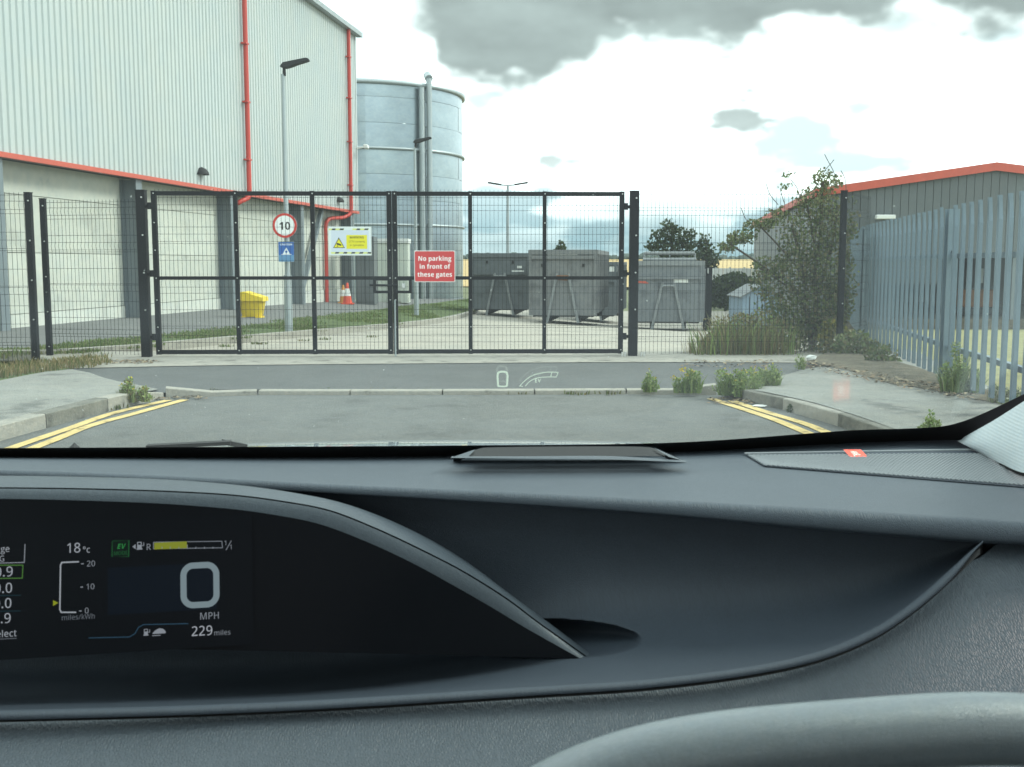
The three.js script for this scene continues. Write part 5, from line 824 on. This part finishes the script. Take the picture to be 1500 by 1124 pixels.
  // --- speaker grille with its badge
  {
    const onPad = (px, py, lift) => { const A = cp(px, yBase(px) - 3, 1.262), Bp = cp(px, yLip(px), fLip(px)), P = (t) => { const q = A.clone().lerp(Bp, t); q.y += 0.003 * Math.sin(t * PI) + lift; return q; }, row = (q) => { const w = q.clone().applyAxisAngle(V(0, 1, 0), YAW).sub(EYE); return 562 - w.dot(cU) / w.dot(cF) * FOCAL; }; let a = -0.05, b = 1; for (let k = 0; k < 30; k++) { const m = (a + b) / 2; if (row(P(m)) < py) a = m; else b = m; } return P((a + b) / 2); };
    const surf = (u, v) => onPad(lerp(lerp(1091, 1446, u), lerp(1119, 1530, u), v), lerp(lerp(666, 660, u), lerp(683, 716, u), v), 0.0012);
    const plate = part(car, 'speaker_grille', grid(40, 6, surf, (u, v, p) => [p.x, p.z]), Mc.bowl);
    const ribs = []; for (let i = -8; i < 58; i++) { const u0 = (i + 0.5) / 58, u1 = u0 + 0.125; let a = [u0, 0.10], b = [u1, 0.97]; if (u0 < 0.004) { const k = (0.004 - u0) / 0.125; a = [0.004, lerp(0.10, 0.97, k)]; } if (u1 > 0.996) { const k = (0.996 - u0) / 0.125; b = [0.996, lerp(0.10, 0.97, k)]; } if (a[1] >= b[1]) continue; const A = surf(...a), B2 = surf(...b); A.y += 0.001; B2.y += 0.001; ribs.push(bar(A, B2, 0.0017, 0.0012)); }
    part(plate, 'grille_ribs', ribs, Mc.grille, 'stuff');
    part(plate, 'grille_edge', bar(surf(0, 0).add(V(0, 0.0012, 0)), surf(0.97, 0).add(V(0, 0.0012, 0)), 0.006, 0.0015), Mc.grille);
    const c0 = onPad(1253, 664, 0.004), bw = 0.0205, map = canvasTex(256, 96, (x) => { x.fillStyle = '#e4553f'; x.fillRect(0, 0, 256, 96); x.fillStyle = '#f4d8cf'; x.font = 'bold 70px sans-serif'; x.textAlign = 'center'; x.fillText('JBL', 128, 73, 190); });
    const bg = new THREE.PlaneGeometry(bw, 0.026); bg.rotateX(-PI / 2 + 0.16).rotateY(-YAW); part(plate, 'orange_badge', bg.translate(c0.x, c0.y, c0.z), std({ map, roughness: 0.55 }));
  }
  // --- windscreen, its black printed edge, and the pillar trim
  {
    const wl = -0.98, wr = 0.845, y0 = GLH - 0.01, y1 = 1.50, F = (y) => GLF + (y - GLH) * GLK, narrow = (y) => (y - GLH) * 0.10;
    part(car, 'windscreen', grid(8, 8, (u, v) => { const y = lerp(y0, y1, v), n = narrow(y); return V(lerp(wl + n, wr - n, u), y, -F(y)); }, (u, v) => [u, v]), Mc.screen);
    { const q = rng(303), g = []; for (let i = 0; i < 90; i++) g.push(new THREE.IcosahedronGeometry(0.00022 + 0.0004 * q() * q(), 0).translate(...glass(lerp(40, 1480, q()), lerp(120, 625, Math.sqrt(q())), -0.002).toArray())); part(car, 'windscreen_dust', g, M.white, 'stuff'); }
    const inner = [[-760, 658], [-300, 657.5], [0, 656.5], [300, 655], [640, 653], [1000, 648], [1250, 630.5], [1340, 627.5], [1385, 624], [1412, 617], [1440, 606], [1470, 592], [1500, 577.5], [1560, 545], [1700, 462], [1900, 330], [2200, 110]];
    const outerP = [[-760, 690], [-300, 690], [0, 690], [300, 690], [640, 690], [1000, 686], [1250, 668], [1345, 664], [1395, 660], [1425, 645], [1455, 630], [1485, 615], [1515, 602], [1580, 570], [1725, 490], [1930, 358], [2240, 130]];
    const cv = (P) => new THREE.CatmullRomCurve3(P.map((p) => glass(p[0], p[1], 0.004)), false, 'centripetal');
    const A = cv(inner), B = cv(outerP); part(car, 'windscreen_border', grid(220, 2, (u, v) => A.getPoint(u).lerp(B.getPoint(u), v)), Mc.frit);
    // pillar trim: from the base corner up beside the glass
    const fr = [[1408, 645, 1.20], [1412, 641, 1.19], [1455, 616.5, 1.13], [1500, 588, 1.07], [1580, 538, 0.98], [1725, 440, 0.86], [1930, 300, 0.74], [2300, 60, 0.58]], re = [[1409, 647, 1.19], [1432, 662, 1.15], [1466, 679, 1.07], [1500, 693, 1.0], [1590, 705, 0.90], [1800, 640, 0.74], [2100, 520, 0.60], [2600, 300, 0.45]];
    const c3 = (P) => new THREE.CatmullRomCurve3(P.map((p) => cp(...p)), false, 'centripetal'), C = c3(fr), D = c3(re);
    part(car, 'pillar_trim', grid(80, 10, (u, v) => { const p = C.getPoint(u).lerp(D.getPoint(u), v); p.x -= 0.006 * Math.sin(v * PI); return p; }, (u, v, p) => [p.z, p.y]), std({ map: tinted([0.52, 0.57, 0.585], 0.04, 10, 60, { speck: 0.05, metres: 0.2, seed: 230, size: 256 }), roughness: 0.9, bumpMap: tex(64, (u, v) => { const k = 0.5 + 0.5 * Math.sin(v * 2 * PI * 4); return [k, k, k]; }, false, 75), bumpScale: 0.00012 }));
    part(car, 'pillar_seam', grid(60, 1, (u, v) => { const p = D.getPoint(u * 0.6).clone(); p.y -= 0.004 * v + 0.001; p.x += 0.004; return p; }), Mc.seam);
    // mirrored far pillar, outside the picture
    part(car, 'pillar_trim', bar(V(-0.95, 0.97, -1.2), V(-0.82, 1.47, -0.35), 0.10, 0.06), Mc.head);
    // wiper and washer jet outside the glass
    const w3 = (px, py, o) => glass(px, py, -o);
    part(car, 'wiper', [bar(w3(215, 654.5, 0.03), w3(338, 648.6, 0.03), 0.012, 0.004), bar(w3(330, 648.4, 0.035), w3(356, 653, 0.035), 0.02, 0.005)], Mc.rubber);
    part(car, 'washer_jet', new THREE.ConeGeometry(0.010, 0.010, 4).translate(...w3(109, 655, 0.03).toArray()), Mc.rubber);
  }
  // --- steering wheel: squared oval rim, hub and spokes
  {
    const cX = 0.235, tilt = 0.42, a = 0.203, b = 0.168, n = 3.3, rr = 0.0165, top = V(cX, 1.0035 - rr * 1.0, -0.437), ctr = top.clone().add(V(0, -b * Math.cos(tilt), b * Math.sin(tilt)));
    const pts = Array.from({ length: 96 }, (_, i) => { const t = i / 96 * 2 * PI, c = Math.cos(t), s = Math.sin(t), x = a * Math.sign(c) * Math.pow(Math.abs(c), 2 / n), y = b * Math.sign(s) * Math.pow(Math.abs(s), 2 / n); return V(ctr.x + x, ctr.y + y * Math.cos(tilt), ctr.z - y * Math.sin(tilt)); });
    const g = new THREE.TubeGeometry(new THREE.CatmullRomCurve3(pts, true), 200, rr, 22, true), uv = g.attributes.uv; for (let i = 0; i < uv.count; i++) uv.setXY(i, uv.getX(i) * 1.1, uv.getY(i) * 0.1);
    const w = part(car, 'steering_wheel', g, Mc.leather); part(w, 'hub', new THREE.SphereGeometry(0.07, 24, 14).scale(1.1, 0.9, 0.45).rotateX(-tilt).translate(ctr.x, ctr.y, ctr.z), Mc.hood);
    for (const k of [-1, 1]) part(w, 'spoke', bar(ctr, V(ctr.x + k * (a - 0.01), ctr.y + 0.01, ctr.z), 0.03, 0.045), Mc.hood);
    part(w, 'column', rod(ctr, ctr.clone().add(V(0, -0.12, -0.30)), 0.04, 0.05, 14), Mc.hood);
  }
  // --- the rest of the cabin, so that daylight enters only through its windows
  const BX = (nm, m, x0, x1, y0, y1, f0, f1, r = 0.02) => part(car, nm, box(x1 - x0, y1 - y0, f1 - f0, (x0 + x1) / 2, (y0 + y1) / 2, -(f0 + f1) / 2, r), m);
  part(car, 'roof', grid(16, 16, (u, v) => V(lerp(-0.86, 0.74, u), 1.475 + 0.06 * Math.sin(u * PI) * 1 - 0.12 * v * v, -lerp(0.34, -2.2, v)), (u, v, p) => [p.x, p.z]), Mc.head);
  BX('door', Mc.fabric, 0.80, 0.86, 0.25, 0.98, -1.2, 1.05); BX('door', Mc.fabric, -1.02, -0.96, 0.25, 0.98, -1.2, 1.05);
  for (const x of [0.75, -0.93]) { BX('door_pillar', Mc.head, x - 0.02, x + 0.05, 0.95, 1.47, -0.75, -0.62); BX('rear_pillar', Mc.head, x - 0.02, x + 0.05, 0.9, 1.40, -2.2, -1.5); }
  for (const [x, sgn] of [[0.79, 1], [-0.965, -1]]) part(car, 'side_window', grid(2, 2, (u, v) => V(x - sgn * 0.06 * v, lerp(0.97, 1.46, v), -lerp(-1.5, 0.55, u)), (u, v) => [u, v]), Mc.glass);
  BX('floor', Mc.fabric, -1.0, 0.85, 0.18, 0.24, -2.2, 1.1); BX('bulkhead', Mc.fabric, -1.0, 0.84, 0.2, 0.72, 1.02, 1.12); BX('rear_panel', Mc.fabric, -0.95, 0.8, 0.25, 0.98, -2.25, -2.15);
  for (const x of [0.29, -0.45]) { BX('seat_cushion', Mc.fabric, x - 0.24, x + 0.24, 0.34, 0.52, -0.62, -0.12, 0.06); part(car, 'seat_back', box(0.46, 0.66, 0.14, 0, 0.33, 0, 0.06).rotateX(-0.32 * -1).translate(x, 0.50, 0.60), Mc.fabric); part(car, 'head_rest', box(0.26, 0.18, 0.1, x, 1.26, 0.86, 0.04), Mc.fabric); }
  BX('rear_seat', Mc.fabric, -0.85, 0.7, 0.35, 0.95, -1.75, -1.45, 0.08);
  part(car, 'bonnet', grid(20, 20, (u, v) => { const x = lerp(-0.92, 0.76, u), F = lerp(1.32, 2.35, v), k = (x + 0.08) / 0.84; return V(x, 0.948 - 0.030 * k * k - 0.05 * v - 0.16 * v * v * v, -F); }, (u, v, p) => [p.x, p.z]), Mc.paint);
  for (const k of [-1, 1]) BX('wing', Mc.paint, k < 0 ? -0.98 : 0.76, k < 0 ? -0.92 : 0.82, 0.35, 0.70, 1.2, 2.30);
  BX('front_bumper', Mc.paint, -0.95, 0.79, 0.25, 0.75, 2.3, 2.45, 0.05); BX('scuttle', Mc.rubber, -0.92, 0.78, 0.88, 0.93, 1.2, 1.34);
  for (const [x, f] of [[-0.86, 1.62], [0.70, 1.62], [-0.86, -1.08], [0.70, -1.08]]) { const w = part(car, 'wheel', new THREE.TorusGeometry(0.245, 0.085, 14, 36).rotateY(PI / 2).translate(x, 0.325, -f), Mc.rubber); part(w, 'rim', new THREE.CylinderGeometry(0.19, 0.19, 0.12, 24).rotateZ(PI / 2).translate(x, 0.325, -f), M.galv); }
}
renderer.render(scene, camera);
